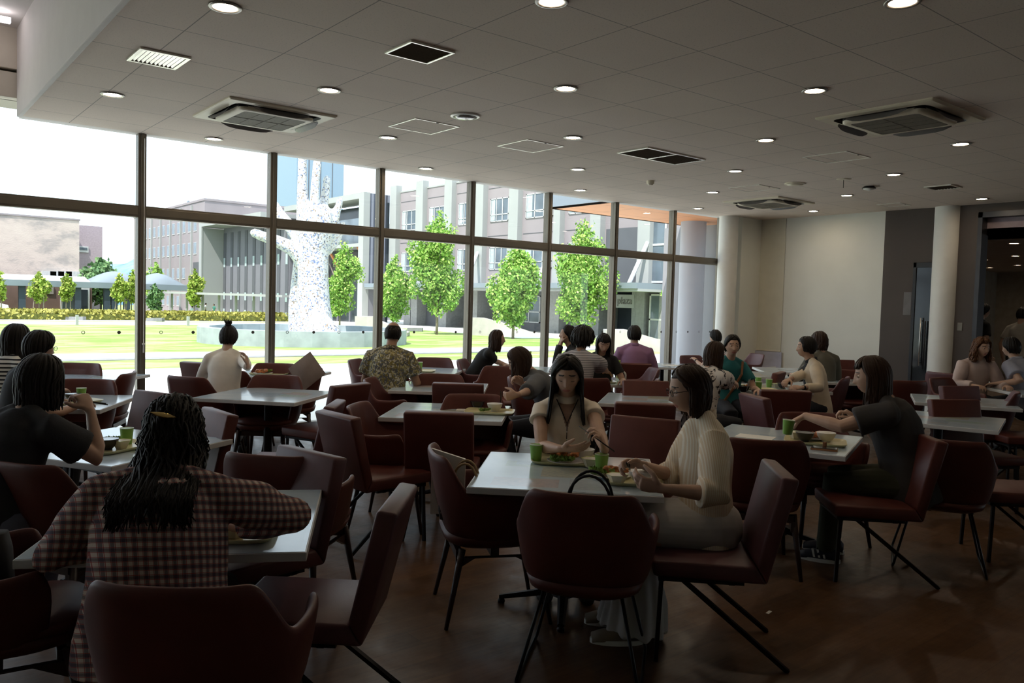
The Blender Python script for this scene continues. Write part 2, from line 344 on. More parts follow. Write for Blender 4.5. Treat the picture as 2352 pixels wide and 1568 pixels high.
def ac():
    r_ = empty('air_conditioner'); h_ = .49
    def rsq(a, rr, z, n=6):
        o = []
        for cx, cy, a0 in ((1, 1, 0), (-1, 1, 90), (-1, -1, 180), (1, -1, 270)):
            for k in range(n): t_ = R(a0+90*k/(n-1)); o.append((cx*(a-rr)+rr*math.cos(t_), cy*(a-rr)+rr*math.sin(t_), z))
        return o
    MB().loft([rsq(h_, .01, 0), rsq(h_, .01, -.012), rsq(h_-.015, .01, -.022), rsq(.40, .08, -.022)], False).build('panel', M_acp, r_)
    MB().loft([rsq(.40, .08, -.022), rsq(.385, .08, .0), rsq(.34, .06, .0), rsq(.345, .06, -.028)], False).build('air_slot', M_slot, r_)
    MB().loft([rsq(.345, .07, -.02), rsq(.345, .07, -.045), rsq(.33, .07, -.055), rsq(.285, .03, -.056)], False).build('inner_frame', M_acp, r_, smooth=True)
    g = MB().loft([rsq(.285, .03, -.054), rsq(.284, .03, -.050)], True); g.box(-.28, .28, -.002, .002, -.057, -.05); g.box(-.002, .002, -.28, .28, -.057, -.05); g.box(-.142, -.138, -.28, .28, -.057, -.05); g.box(.138, .142, -.28, .28, -.057, -.05)
    g.build('intake_grille', M_grl, r_)
    for k in range(4):
        m = MB(); rings = []
        for i in range(9):
            t_ = -1+i/4; w_ = .030*(1-abs(t_)**4*.7); yy = .395+.012*t_*t_; rings.append([(t_*.25, yy-w_*.3, -.026-.002), (t_*.25, yy+w_*.6, -.026-w_*1.5), (t_*.25, yy+w_*.7, -.026-w_*1.5-.004), (t_*.25, yy-w_*.2, -.034)])
        m.loft(rings); o = m.build('louvre_flap', M_flap, r_, smooth=False); o.rotation_euler = (0, 0, k*math.pi/2)
    reg(r_); return r_
A = ac()
for i, (q, lb) in enumerate([((607, 265), 'ivory square air conditioner in the ceiling at the upper left near the window'), ((2066, 271), 'large ivory air conditioner in the ceiling at the upper right'), ((1765, 464), 'small far ivory air conditioner in the ceiling above the white wall')]):
    o = A if i == 0 else clone(A); p = az(*q, CEIL); o.location = (p.x, p.y, CEIL); tag(o, lb, 'air conditioner', 'ceiling air conditioners')
M_vf = pm('vent frame', (.95, .90, .80), .28, .6)
def vent(x0, x1, y0, y1, slat, lb, n=10, div=0, frame=.025, name='air_vent', inner=None):
    cx, cy = (x0+x1)/2, (y0+y1)/2; a, b = (x1-x0)/2, (y1-y0)/2; r_ = empty(name, (cx, cy, CEIL), label=lb, cat='vent')
    f_ = MB().box(-a, a, -b, -b+frame, -.014, 0).box(-a, a, b-frame, b, -.014, 0).box(-a, -a+frame, -b+frame, b-frame, -.014, 0).box(a-frame, a, -b+frame, b-frame, -.014, 0)
    if div: f_.box(-.012, .012, -b+frame, b-frame, -.014, 0)
    f_.build('vent_frame', M_vf, r_, bev=.002)
    MB().box(-a+frame, a-frame, -b+frame, b-frame, -.002, -.001).build('duct_opening', M_slot, r_)
    if n:
        m = MB()
        for k in range(n):
            t_ = -1+2*(k+.5)/n
            if slat == 'x': c = t_*(a-frame); m.poly([(c-.008, -b+frame, -.003), (c+.006, -b+frame, -.013), (c+.008, -b+frame, -.012), (c-.006, -b+frame, -.002)], [(c-.008, b-frame, -.003), (c+.006, b-frame, -.013), (c+.008, b-frame, -.012), (c-.006, b-frame, -.002)])
            else: c = t_*(b-frame); m.poly([(-a+frame, c-.006, -.003), (-a+frame, c+.004, -.012), (-a+frame, c+.006, -.011), (-a+frame, c-.004, -.002)], [(a-frame, c-.006, -.003), (a-frame, c+.004, -.012), (a-frame, c+.006, -.011), (a-frame, c-.004, -.002)])
        m.build('slats', inner or M_grl, r_)
    return r_
def rc(qs):
    P = [az(*q, CEIL) for q in qs]; return min(p.x for p in P), max(p.x for p in P), min(p.y for p in P), max(p.y for p in P)
vent(*rc([(292, 133), (322, 109), (438, 131), (403, 157)]), 'x', 'ivory framed ceiling vent with bold slats at the upper left', 10, inner=M_vf)
vent(*rc([(884, 118), (945, 91), (1046, 118), (981, 143)]), 'y', 'square dark slatted ceiling vent at the top centre', 16, frame=.017)
x0, x1, y0, y1 = rc([(1418, 349), (1489, 338), (1620, 365), (1550, 376)]); vent(x0, x1, y0, y1, 'y', 'double ceiling vent of two dark panels right of centre', 18, div=1, frame=.02)
P = az(2166, 429, CEIL); vent(P.x-.17, P.x+.17, P.y-.17, P.y+.17, 'y', 'small dark ceiling vent near the far right of the ceiling', 8, frame=.018)
M_hatch = pm('hatch trim', (.95, .92, .84), .28, .6)
def hatch(q, s, lb):
    p = az(*q, CEIL); r_ = empty('access_hatch', (p.x, p.y, CEIL), label=lb, cat='hatch'); g = .014
    MB().box(-s, s, -s, -s+g, -.006, 0).box(-s, s, s-g, s, -.006, 0).box(-s, -s+g, -s+g, s-g, -.006, 0).box(s-g, s, -s+g, s-g, -.006, 0).build('hatch_frame', M_hatch, r_)
    MB().box(-s+g+.002, s-g-.002, -s+g+.002, s-g-.002, -.003, -.001).build('hatch_panel', M_ceiling, r_); MB().box(-.01, .01, -s+.0, -s+g, -.009, -.005).build('latch', M_slot, r_)
hatch((973, 290), .245, 'square access hatch with pale frame right of the left air conditioner'); hatch((1218, 335), .25, 'square access hatch with pale frame at mid ceiling')
hatch((1921, 361), .25, 'faint access hatch in the ceiling below the large right air conditioner'); hatch((1732, 432), .245, 'faint access hatch beyond the far row, above the far air conditioner'); hatch((2053, 470), .18, 'small access hatch in the ceiling before the white wall edge')
def disc(q, prof, name, lb, cat, mats, ex=None):
    p = az(*q, CEIL); r_ = empty(name, (p.x, p.y, CEIL), label=lb, cat=cat)
    MB().lathe(prof[0], n=32).build('rim', mats[0], r_, smooth=True, rs=50)
    if len(prof) > 1: MB().lathe(prof[1], n=32).build('face', mats[1], r_, smooth=True)
    return r_
disc((1068, 265), [[(.13, 0), (.13, -.012), (.115, -.018)], [(.112, -.017), (.06, -.032), (.01, -.035)]], 'ceiling_speaker', 'round silver ceiling speaker at mid ceiling above the left access hatch', 'speaker', (pm('silver ring', (.6, .58, .52), .35, .5), pm('silver dome', (.35, .34, .33), .2, .7)))
disc((1826, 421), [[(.13, 0), (.13, -.01), (.11, -.018)], [(.11, -.017), (.05, -.026), (.01, -.028)]], 'ceiling_speaker', 'round beige ceiling speaker between the sprinkler and the far air conditioner', 'speaker', (M_acp, M_acp))
disc((1494, 415), [[(.05, 0), (.05, -.03), (.04, -.045)], [(.035, -.044), (.03, -.055), (.01, -.058)]], 'smoke_detector', 'small beige smoke detector near the window above the mullions', 'smoke detector', (M_acp, M_acp))
disc((1996, 428), [[(.06, 0), (.085, -.02), (.085, -.03)], [(.075, -.03), (.05, -.045), (.01, -.055)]], 'smoke_detector', 'dark and white smoke detector at the far right of the ceiling', 'smoke detector', (M_slot, M_white))
r_ = disc((1938, 411), [[(.09, 0), (.07, -.012), (.05, -.012)]], 'sprinkler', 'small sprinkler hanging from a round plate above the white wall', 'sprinkler', (M_acp,)); MB().tube([(0, 0, -.01), (0, 0, -.11)], .004, 6).build('stem', M_slot, r_)
# pull cord on the first mullion
p = aY(331, 830, YW-.1); pc = empty('pull_cord', (p.x, YW-.075, 0), label='pale pull cord with a white toggle hanging on the leftmost full mullion', cat='cord')
MB().tube([(0, 0, 1.02), (0, 0, CEIL-.05)], .003, 6).build('cord', M_vf, pc); MB().tube([(0, 0, .92), (0, 0, 1.0)], [.008, .006], 8).lathe([(.012, 1.0), (.016, 1.01), (.012, 1.02)], n=10).build('toggle', M_white, pc)
# portal: guides sky sampling through the glass
pl = bpy.data.lights.new('sky portal', 'AREA'); pl.shape = 'RECTANGLE'; pl.size = XE+7; pl.size_y = WH; pl.cycles.is_portal = True
po = bpy.data.objects.new('sky_portal', pl); CO.objects.link(po); po.location = ((XE-7)/2, YW+.2, WH/2); po.rotation_euler = (R(-90), 0, 0)
# ------------------------------------------------------------------ outdoors
def dep(x, y, d): p = ray(x, y)*d; return Vector((p[0], p[1], p[2]+CAMH))
def dof(p): return float((np.array(p)-[0, 0, CAMH]) @ _f)
rnd = random.Random(5)
def ground(name, y0, y1, mat, x0=-60, x1=120, dz=0):
    m = MB(); v = [(x0, y0, gz(y0)+dz), (x1, y0, gz(y0)+dz), (x1, y1, gz(y1)+dz), (x0, y1, gz(y1)+dz)]
    m.poly([(p[0], p[1], p[2]-.4) for p in v], v); return struct(m.build(name, mat))
def lawnm():
    t = NT('sunlit lawn'); v = t.co(); f = t.noise(t.co(scale=(.35, 1, 1)), 1.1, 5, .65); g = t.noise(v, 9, 4, .7)
    c = t.ramp(f, [(.36, (.13, .24, .045)), (.50, (.25, .33, .11)), (.62, (.46, .46, .28))]); c = t.mix(t.mth('MULTIPLY', g, .5), c, (.30, .42, .10)); t.col(c); t.bump(g, .4, .03); return t.done(.9, 0, .1)
M_lawn = lawnm(); M_conc = pm('pale concrete', (0.409, 0.396, 0.363), .85, var=.08, sc=3); M_path = pm('pale path', (.84, .82, .78), .85, var=.03, sc=2)
bY = [gp(200, y).y for y in (850, 830, 826, 812, 745, 739, 737, 733)]
ground('ground_terrace', YW-.2, bY[0], M_path, dz=0); ground('ground_strip', bY[0], bY[1], M_lawn, dz=.01); ground('ground_kerb', bY[1], bY[2], pm('grey kerb', (.25, .25, .26), .8), dz=.03)
ground('ground_path', bY[2], bY[3], pm('asphalt pale', (.55, .55, .57), .8), dz=.005); ground('ground_lawn', bY[3], 300, M_lawn, dz=0)
ground('ground_path_far', bY[4], bY[5], M_path, dz=.012, x1=33); ground('ground_path_farther', bY[6], bY[7], M_path, dz=.012, x1=33)
struct(MB().poly([(26, 30, gz(30)-.3), (90, 30, gz(30)-.3), (90, 140, gz(140)-.3), (30, 140, gz(140)-.3), (30, 60, gz(60)-.3)], [(28, 34, gz(34)+.03), (90, 30, gz(30)+.03), (90, 140, gz(140)+.03), (33, 140, gz(140)+.03), (33, 62, gz(62)+.03)]).build('ground_forecourt', M_path))
# ---- fountain ring and tree-like hand sculpture
def mosaic():
    t = NT('tile mosaic'); v = t.co(); d = t.vor(v, 21.0, 'Color'); x, y, z = t.sep(d)
    c = t.ramp(x, [(0, (.58, .575, .56)), (.45, (.50, .495, .485)), (.66, (.14, .19, .34)), (.74, (.30, .34, .42)), (.83, (.27, .21, .16)), (.90, (.50, .48, .45)), (.97, (.10, .09, .09))], 'CONSTANT')
    t.col(c); return t.done(.35, 0, .4)
pf = gp(700, 798); d0 = pf.xy.length; Rr = .139*d0; cdir = pf.xy.normalized(); fc = pf.xy+cdir*Rr
fb = empty('fountain_basin', (fc.x, fc.y, gz(fc.y)), label='round low concrete fountain basin around the white sculpture on the lawn', cat='fountain')
n_ = 26; hh = .62
def rg(r_, z, n=n_): return [(r_*math.cos(2*math.pi*j/n), r_*math.sin(2*math.pi*j/n), z) for j in range(n)]
MB().loft([rg(Rr, -.3), rg(Rr, hh), rg(Rr-.45, hh), rg(Rr-.45, -.3)], False).build('basin_wall', pm('bluish concrete', (0.304, 0.350, 0.363), .8, var=.15, sc=2), fb)
MB().lathe([(Rr-.45, .2), (Rr-.45, .22)], n=n_).build('water', pm('basin water', (.30, .38, .42), .1), fb)
tD = dof(Vector((fc.x, fc.y, 0)))
for a_, b_ in ((795, 758), (860, 762)):
    q0 = dep(a_-14, b_+2, tD-1.5); q1 = dep(a_+14, b_+12, tD-1.5)
s_ = MB()
def T(pts, rad): s_.tube([dep(x, y, tD+o) for x, y, o in pts], [r_*tD/FPX for r_ in rad], 20, round_=True)
T([(722, 795, 0), (722, 770, 0), (720, 700, 0), (719, 640, 0), (720, 580, 0), (725, 530, 0), (728, 500, 0)], [58, 48, 38, 35, 34, 42, 38])
T([(695, 795, 1), (684, 700, 1), (690, 600, .6), (700, 540, 0)], [34, 22, 16, 20])
T([(740, 795, -1.3), (742, 765, -1.2), (735, 735, -.6)], [46, 40, 22])
T([(700, 600, 0), (672, 570, -.2), (635, 553, -.4), (605, 543, -.5), (585, 535, -.5)], [22, 17, 14, 12, 11])
T([(705, 560, 0), (670, 525, .5), (645, 495, .8), (630, 470, 1)], [24, 15, 13, 11])
T([(703, 540, 0), (696, 480, 0), (694, 420, 0), (695, 350, 0), (694, 270, 0)], [24, 15, 11.5, 10.5, 10])
T([(728, 530, -.4), (722, 470, -.5), (724, 420, -.5), (730, 360, -.4), (733, 290, -.3)], [20, 11.5, 10, 9.5, 9])
T([(715, 520, .7), (716, 480, .7), (717, 462, .7)], [14, 10, 4])
T([(745, 530, .2), (742, 480, .2), (748, 440, .2), (751, 410, .2)], [18, 10.5, 10, 9])
T([(752, 545, .2), (768, 508, .2), (777, 475, .2), (781, 460, .2)], [17, 10, 9, 8])
T([(752, 570, .4), (775, 552, .5), (785, 530, .5), (788, 512, .5)], [16, 8, 7.5, 6.5])
T([(760, 772, .3), (778, 772, .3)], [14, 12])
def remesh(mb, name, vox, smooth=3, disp=None):
    me = mb.mesh('tmp'); o = bpy.data.objects.new('tmp', me); CO.objects.link(o)
    r_ = o.modifiers.new('r', 'REMESH'); r_.mode = 'VOXEL'; r_.voxel_size = vox; r_.use_smooth_shade = True
    if smooth: q = o.modifiers.new('s', 'SMOOTH'); q.iterations = smooth; q.factor = .5
    dg = bpy.context.evaluated_depsgraph_get(); dg.update(); m2 = bpy.data.meshes.new_from_object(o.evaluated_get(dg)); m2.name = name
    bpy.data.objects.remove(o); bpy.data.meshes.remove(me)
    if disp is not None and len(m2.vertices):
        n = len(m2.vertices); co = np.empty(n*3, 'f'); m2.vertices.foreach_get('co', co); co = co.reshape(-1, 3); no = np.empty(n*3, 'f'); m2.vertices.foreach_get('normal', no); no = no.reshape(-1, 3)
        m2.vertices.foreach_set('co', (co+no*disp(co)[:, None]).astype('f').ravel()); m2.update()
    m2.shade_smooth(); return m2
def mobj(name, me, mats, parent=None):
    for q in (mats if isinstance(mats, (list, tuple)) else [mats]): me.materials.append(q)
    o = bpy.data.objects.new(name, me); CO.objects.link(o)
    if parent: o.parent = parent
    return o
sc_ = mobj('tree_sculpture', remesh(s_, 'tree_sculpture', .09, 4), mosaic()); tag(sc_, 'huge white mosaic sculpture like an upraised hand or bare tree standing in the fountain', 'sculpture')
# ---- buildings
M_mauve = pm('mauve brick', (0.277, 0.245, 0.259), .85, var=.06, sc=.6); M_beige = None
def stained():
    t = NT('stained beige brick'); v = t.co(); f = t.noise(t.co(scale=(.25, 1, .5)), 1.2, 6, .7)
    c = t.ramp(f, [(.35, (.36, .325, .31)), (.5, (.53, .45, .41)), (.7, (.58, .50, .45))]); t.col(c); t.bump(t.noise(v, 6, 3), .4, .05); return t.done(.9, 0, .1)
M_pale = pm('pale panel', (0.343, 0.356, 0.350), .7, var=.03, sc=1); M_gpan = pm('grey panel', (0.178, 0.178, 0.201), .7, var=.04, sc=1); M_gpan2 = pm('dim grey panel', (0.095, 0.099, 0.112), .7, var=.05, sc=1)
M_win = pm('dark window glass', (.10, .13, .16), .08, 0, var=.35, sc=.8, spec=.8); M_wfr = pm('white window frame', (0.495, 0.508, 0.515), .5); M_dg = pm('entrance dark glass', (.035, .045, .055), .15, var=.4, sc=.6)
M_bgm = pm('blue grey metal', (0.198, 0.238, 0.277), .5, 0, var=.04, sc=1); M_curt = pm('pale curtain', (0.396, 0.475, 0.488), .8)
def corr():
    t = NT('corrugated panel'); x, y, z = t.sep(t.co()); w = t.mth('SINE', t.mth('MULTIPLY', x, 16)); t.col((.18, .195, .245)); t.bump(w, .9, .05); return t.done(.5, .1, .4)
M_corr = corr()
def win(parent, X, y0, y1, z0, z1, ns=3, split=.32, curtain=False, fr=.07):
    w = MB().box(X-.06, X+.02, y0, y0+fr, z0, z1).box(X-.06, X+.02, y1-fr, y1, z0, z1).box(X-.06, X+.02, y0, y1, z0, z0+fr).box(X-.06, X+.02, y0, y1, z1-fr, z1)
    zs = z0+(z1-z0)*split
    if split: w.box(X-.06, X+.02, y0, y1, zs-fr/2, zs+fr/2)
    for k in range(1, ns): yy = y0+(y1-y0)*k/ns; w.box(X-.06, X+.02, yy-fr/2, yy+fr/2, z0, z1)
    f = w.build('window', M_wfr, parent); MB().box(X-.02, X+.0, y0+fr, y1-fr, z0+fr, z1-fr).build('pane', M_win, f)
    if curtain: MB().box(X-.035, X-.022, y1-.1-(y1-y0)*.2, y1-.1, z0+.1, z1-.1).build('curtain', M_curt, f)
    return f
# right building with pilasters
RX = 36.0; gb = gz(45)
RB = empty('campus_building', (0, 0, 0), label='large grey building with pale pilasters and rows of windows at the right outside', cat='building')
def yx(px, X=RX): return aX(px, 600, X).y
ytop = 10.75
m = MB().box(RX, RX+12, 28, 62, 2.9, ytop); m.build('wall', M_mauve, RB)
MB().box(RX-.05, RX+12.1, 28, 62, ytop, ytop+.12).build('roof', M_pale, RB)
PL = [(893, 907, 916), (952, 968, 976), (1017, 1034, 1042), (1088, 1106, 1115), (1165, 1186, 1195), (1268, 1283, 1290), (1352, 1376, 1389), (1462, 1490, 1497)]
for k, (a, b, c) in enumerate(PL):
    ya, yb = yx(a, RX-.45), yx(b, RX-.45)
    m = MB().box(RX-.45, RX+.1, yb, ya, 2.9, 11.35); m.build('pilaster', M_pale, RB)
    if k+1 < len(PL):
        y1, y0 = yb-.12, yx(PL[k+1][0], RX-.45)+.5; wd_ = y1-y0
        if k != 6:
            for z0, z1 in ((7.45, 9.15), (3.95, 5.6)):
                win(RB, RX, y1-.28-min(wd_-.3, 3.2), y1-.28, z0, z1, 3, .3, True)
            MB().box(RX-.02, RX+.01, y0, y1, 6.4, 6.44).build('joint', M_gpan2, RB); MB().box(RX-.02, RX+.01, y0, y1, 9.9, 9.94).build('joint', M_gpan2, RB)
        else: MB().box(RX-.03, RX+.02, y0-.3, y1, 2.9, 6.3).build('dark_recess', M_gpan2, RB)
MB().box(RX-2.6, RX, 30.5, 61.9, 2.55, 2.88).build('canopy', M_bgm, RB); MB().box(RX-2.5, RX, 30.5, 61.9, 2.40, 2.55).build('canopy_soffit', M_pale, RB)
MB().box(RX+1.6, RX+12, 28, 62, gb-.6, 2.9).build('ground_floor_glass', M_dg, RB)
for a, b in ((820+112, 820+128), (947, 962), (1010, 1030), (1077, 1101), (1150, 1170), (1262, 1290), (1352, 1382), (1457, 1486), (1520, 1530)):
    ya, yb = yx(a, RX), yx(b, RX); MB().box(RX-.1, RX+1.6, yb, ya, gb-.6, 2.5).build('pillar', pm('ground pillar', (0.264, 0.271, 0.271), .8) if a == 932 else bpy.data.materials['ground pillar'], RB)
for a, b in ((968, 1010), (1190, 1250), (1300, 1345)): 
    ya, yb = yx(a, RX+.8), yx(b, RX+.8); MB().box(RX+.8, RX+1.2, yb, ya, gb-.6, 2.5).build('infill_wall', M_gpan2 if a != 1300 else M_gpan, RB)
win(RB, RX+.78, yx(1245, RX+.8), yx(1195, RX+.8), .2, 2.1, 2, .4)
win(RB, RX-.05, yx(1530, RX), yx(1498, RX), -.4, 2.3, 1, .45, fr=.1); win(RB, RX-.1, yx(1532, RX), yx(1498, RX), 2.95, 7.4, 1, .5, fr=.12)
# plaza sign
ya, yb = yx(1385, RX-.1), yx(1460, RX-.1); m = MB().box(RX-.12, RX+.1, yb, ya, 1.45, 2.25); sg = m.build('sign_band', M_pale, RB)
tc = bpy.data.curves.new('sign_letters', 'FONT'); tc.body = 'student plaza'; tc.size = .62; tc.extrude = .02; tc.align_x = 'RIGHT'
to = bpy.data.objects.new('sign_letters', tc); CO.objects.link(to); tc.materials.append(pm('sign grey', (.16, .15, .15), .6))
bpy.context.view_layer.update(); dg = bpy.context.evaluated_depsgraph_get(); tm = bpy.data.meshes.new_from_object(to.evaluated_get(dg)); bpy.data.objects.remove(to)
to = bpy.data.objects.new('sign_letters', tm); CO.objects.link(to); to.parent = sg; to.matrix_local = Matrix.Translation((RX-.14, yb+.15, 1.68)) @ Matrix(((0, 0, -1, 0), (-1, 0, 0, 0), (0, 1, 0, 0), (0, 0, 0, 1)))
for (a, b) in (((1443, 655), (1488, 556)), ((1085, 610), (1097, 580)), ((1232, 655), (1248, 612))):
    MB().tube([aX(a[0], a[1], RX-1.6), aX(b[0], b[1], RX-.45)], .13, 8).build('brace', M_wfr, RB)
# hall with overhanging frame
HX = 33.4
HB = empty('entrance_hall', (0, 0, 0), label='tall grey entrance hall with a pale overhanging frame right behind the sculpture', cat='building')
MB().box(HX+2.2, 35.8, 62, 79, gb-.6, 10.0).build('wall', M_dg, HB)
MB().box(HX, 35.85, 62.05, 62.7, 2.4, 10.65).build('striped_side', M_corr, HB); MB().box(HX, 35.85, 62.05, 62.7, gb-.6, 2.4).build('side_base', M_gpan, HB)
MB().box(HX-.1, HX+.5, 62.02, 62.9, gb-.6, 10.7).box(HX-.1, 35.85, 62.9, 78.9, 10.2, 10.7).build('frame', M_pale, HB)
MB().box(HX+.3, HX+2.2, 63, 78.9, 6.4, 8.6).build('upper_glass', M_win, HB); MB().box(HX+.2, HX+2.2, 63, 78.9, 6.1, 6.4).build('beam', M_pale, HB)
for yy in (64.2, 70, 75): MB().tube([(HX+.5, yy, 6.2), (HX+2.2, yy-1.0, 2.6)], .14, 6).build('orange_brace', pm('orange timber', (.50, .20, .08), .6) if yy == 64.2 else bpy.data.materials['orange timber'], HB)
for yy in (63.5, 66, 68.5, 71): MB().box(HX+2.1, HX+2.2, yy, yy+.15, gb-.5, 2.4).build('door_frame', M_gpan, HB)
# slit-window building with fin
SB = empty('slit_window_building', (0, 0, 0), label='grey building with tall slit windows left of the sculpture', cat='building')
MB().box(34, 48, 79, 98.5, gz(90)-.8, 9.6).build('wall', M_gpan, SB)
xf = aY(464, 600, 98.6).x
MB().box(xf, 34.2, 98.5, 99.2, gz(95)-.8, 9.5).build('fin_wall', pm('grey green fin', (0.277, 0.290, 0.284), .7, var=.03), SB); MB().box(xf-.15, xf, 98.45, 99.3, gz(95)-.8, 9.6).build('fin_edge', M_pale, SB)
MB().box(xf-.15, 48, 80, 99.4, 9.6, 10.1).build('roof', M_pale, SB)
for k, px in enumerate((517, 533, 549, 566, 584, 602, 622, 641, 660)):
    y = aX(px, 600, 34).y; f = MB().box(33.93, 34.05, y-.38, y+.38, gz(90)-.4, 9.0).build('window', M_gpan2, SB)
    MB().box(33.90, 33.94, y-.24, y+.24, 1.0, 1.9).box(33.90, 33.94, y-.24, y+.24, 4.9, 6.0).box(33.90, 33.94, y-.24, y+.24, -.8, -.1).build('pane', M_curt if k < 5 else pm('green glass', (.38, .5, .48), .2) if k == 5 else bpy.data.materials['green glass'], f)
# brick block with rows of windows
BB = empty('brick_office_block', (0, 0, 0), label='four storey mauve block with rows of square windows behind the canopy', cat='building')
BX = 36
MB().box(BX, 60, 112, 149, gz(120)-1, 14.3).build('wall', M_mauve, BB); MB().box(BX-.1, 60.1, 111.9, 149.1, 14.3, 14.6).build('roof', M_mauve, BB)
wy = [115.2+2.55*k for k in range(13)]
for z0, z1, rows in ((10.4, 12.0, range(13)), (7.2, 8.8, range(13)), (3.8, 5.3, range(2, 11)), (-.2, 1.2, range(3, 11))):
    for k in rows: 
        f = MB().box(BX-.06, BX+.02, wy[k], wy[k]+1.3, z0-.12, z0).box(BX-.04, BX+.02, wy[k], wy[k]+1.3, z0, z1).build('window', M_wfr, BB); MB().box(BX-.07, BX-.03, wy[k]+.08, wy[k]+1.22, z0+.05, z1-.05).build('pane', M_win, f)
for k in (1, 3, 5, 7, 9, 11): MB().box(BX-.25, BX, wy[k]-.75, wy[k]-.5, -1, 14.0).build('downpipe', M_pale, BB)
MB().box(BX-.05, BX+.02, 112.5, 116.6, gz(110)-1, 6.0).build('dark_recess', M_gpan2, BB)
for px, py, w_, h_ in ((434, 468, 3, 16), (492, 462, 26, 8), (586, 473, 6, 4)):
    p = dep(px, py, 125); MB().box(p.x-w_*.03, p.x+w_*.03, p.y, p.y+.8, 14.4, p.z+h_*.03).build('roof_unit', M_bgm, BB)
# left beige wall, low brick building
M_beige = stained()
LB = empty('gymnasium', (0, 0, 0), label='big windowless beige brick building at the far left outside', cat='building')
xr = aY(182, 600, 112).x; MB().box(-14, xr, 112, 119.5, -1.5, 10.25).build('wall', M_beige, LB); MB().box(-14.1, xr+.1, 111.9, 119.6, 10.25, 10.45).build('roof_edge', M_mauve, LB)
for k in range(4): p = aY(112+18*k, 637, 111.6); MB().box(p.x-.75, p.x+.75, 111.2, 112, p.z-.7, p.z+.75).build('outdoor_unit', M_wfr, LB)
PB = empty('mauve_annex', (0, 0, 0), label='mauve brick annex with one small window right of the beige building', cat='building')
x1 = aY(235, 600, 120).x; MB().box(xr-3, x1, 120, 140, -1.5, 10.3).build('wall', pm('violet brick', (0.351, 0.287, 0.323), .85), PB)
a, b = aY(181, 565, 119.9), aY(203, 580, 119.9); f = MB().box(a.x, b.x, 119.85, 120, b.z, a.z).build('window', M_wfr, PB); MB().box(a.x+.1, b.x-.15, 119.8, 119.86, b.z+.3, a.z-.15).build('pane', M_win, f)
LW = empty('low_brick_building', (0, 0, 0), label='low brown brick building under the long canopy at the left outside', cat='building')
xq = aY(178, 690, 103).x; MB().box(-14, xq+1.5, 103, 111, -1.6, 2.3).build('wall', pm('brown brick', (0.140, 0.083, 0.070), .85, var=.1, sc=2), LW)
xw = aY(138, 690, 103).x; f = MB().box(xw, xw+3, 102.9, 103, -1.2, 1.9).build('window', M_wfr, LW); MB().box(xw+.2, xw+2.8, 102.86, 102.92, -1, 1.7).build('pane', M_dg, f)
MB().box(aY(106, 670, 102.9).x, aY(123, 670, 102.9).x, 102.85, 103, 1.1, 2.0).build('signboard', pm('sign beige', (0.251, 0.218, 0.198), .6), LW)
# long covered way with domed end
CW = empty('covered_walkway', (0, 0, 0), label='long blue grey canopy on dark posts at the left with a domed end', cat='canopy')
CY = 95; xe = aY(431, 650, CY).x; xd = aY(208, 650, CY).x
MB().box(-14, xe, CY, CY+6, 1.90, 2.52).build('fascia', M_bgm, CW)
MB().poly([(-14, CY, 2.52), (-14, CY+3, 3.1), (-14, CY+6, 2.52)], [(xd, CY, 2.52), (xd, CY+3, 3.1), (xd, CY+6, 2.52)]).build('roof', M_wfr, CW)
for xa, xb in ((xd, (xd+xe)/2+1), ((xd+xe)/2, xe)):
    rr = []; 
    for i in range(9): t_ = i/8; x = xa+(xb-xa)*t_; h_ = math.sin(math.pi*t_)*1.35; rr.append([(x, CY+3-3*math.cos(a), 2.5+h_*math.sin(a)) for a in [math.pi*k/8 for k in range(9)]])
    MB().loft(rr, False, closed=False).build('dome', M_bgm, CW, smooth=True)
M_navy = pm('navy post', (.035, .05, .08), .5)
for px in (51, 179, 246, 263, 292, 363): 
    x = aY(px, 690, CY+.5).x; MB().box(x-.3, x+.3, CY+.4, CY+1, gz(CY)-.1, 1.95).build('post', M_navy, CW)
WK = empty('pergola_walkway', (0, 0, 0), label='thin pale covered walkway on slim posts in front of the slit windows', cat='canopy')
pa, pb = aY(395, 674, 92), aX(670, 683, 31.5); 
P0 = Vector((pa.x, pa.y)); P1 = Vector((pb.x, pb.y)); dd = (P1-P0).normalized(); nn = Vector((-dd.y, dd.x))*1.1; z0, z1 = pa.z, pb.z
MB().poly([(P0+nn).to_3d()+Vector((0, 0, z0)), (P1+nn).to_3d()+Vector((0, 0, z1)), (P1-nn).to_3d()+Vector((0, 0, z1)), (P0-nn).to_3d()+Vector((0, 0, z0))], [(P0+nn).to_3d()+Vector((0, 0, z0+.22)), (P1+nn).to_3d()+Vector((0, 0, z1+.22)), (P1-nn).to_3d()+Vector((0, 0, z1+.22)), (P0-nn).to_3d()+Vector((0, 0, z0+.22))]).build('roof', M_pale, WK)
for k in range(8):
    p = P0.lerp(P1, k/7.); MB().box(p.x-.1, p.x+.1, p.y-.1, p.y+.1, gz(p.y)-.1, z0).build('post', M_pale, WK)
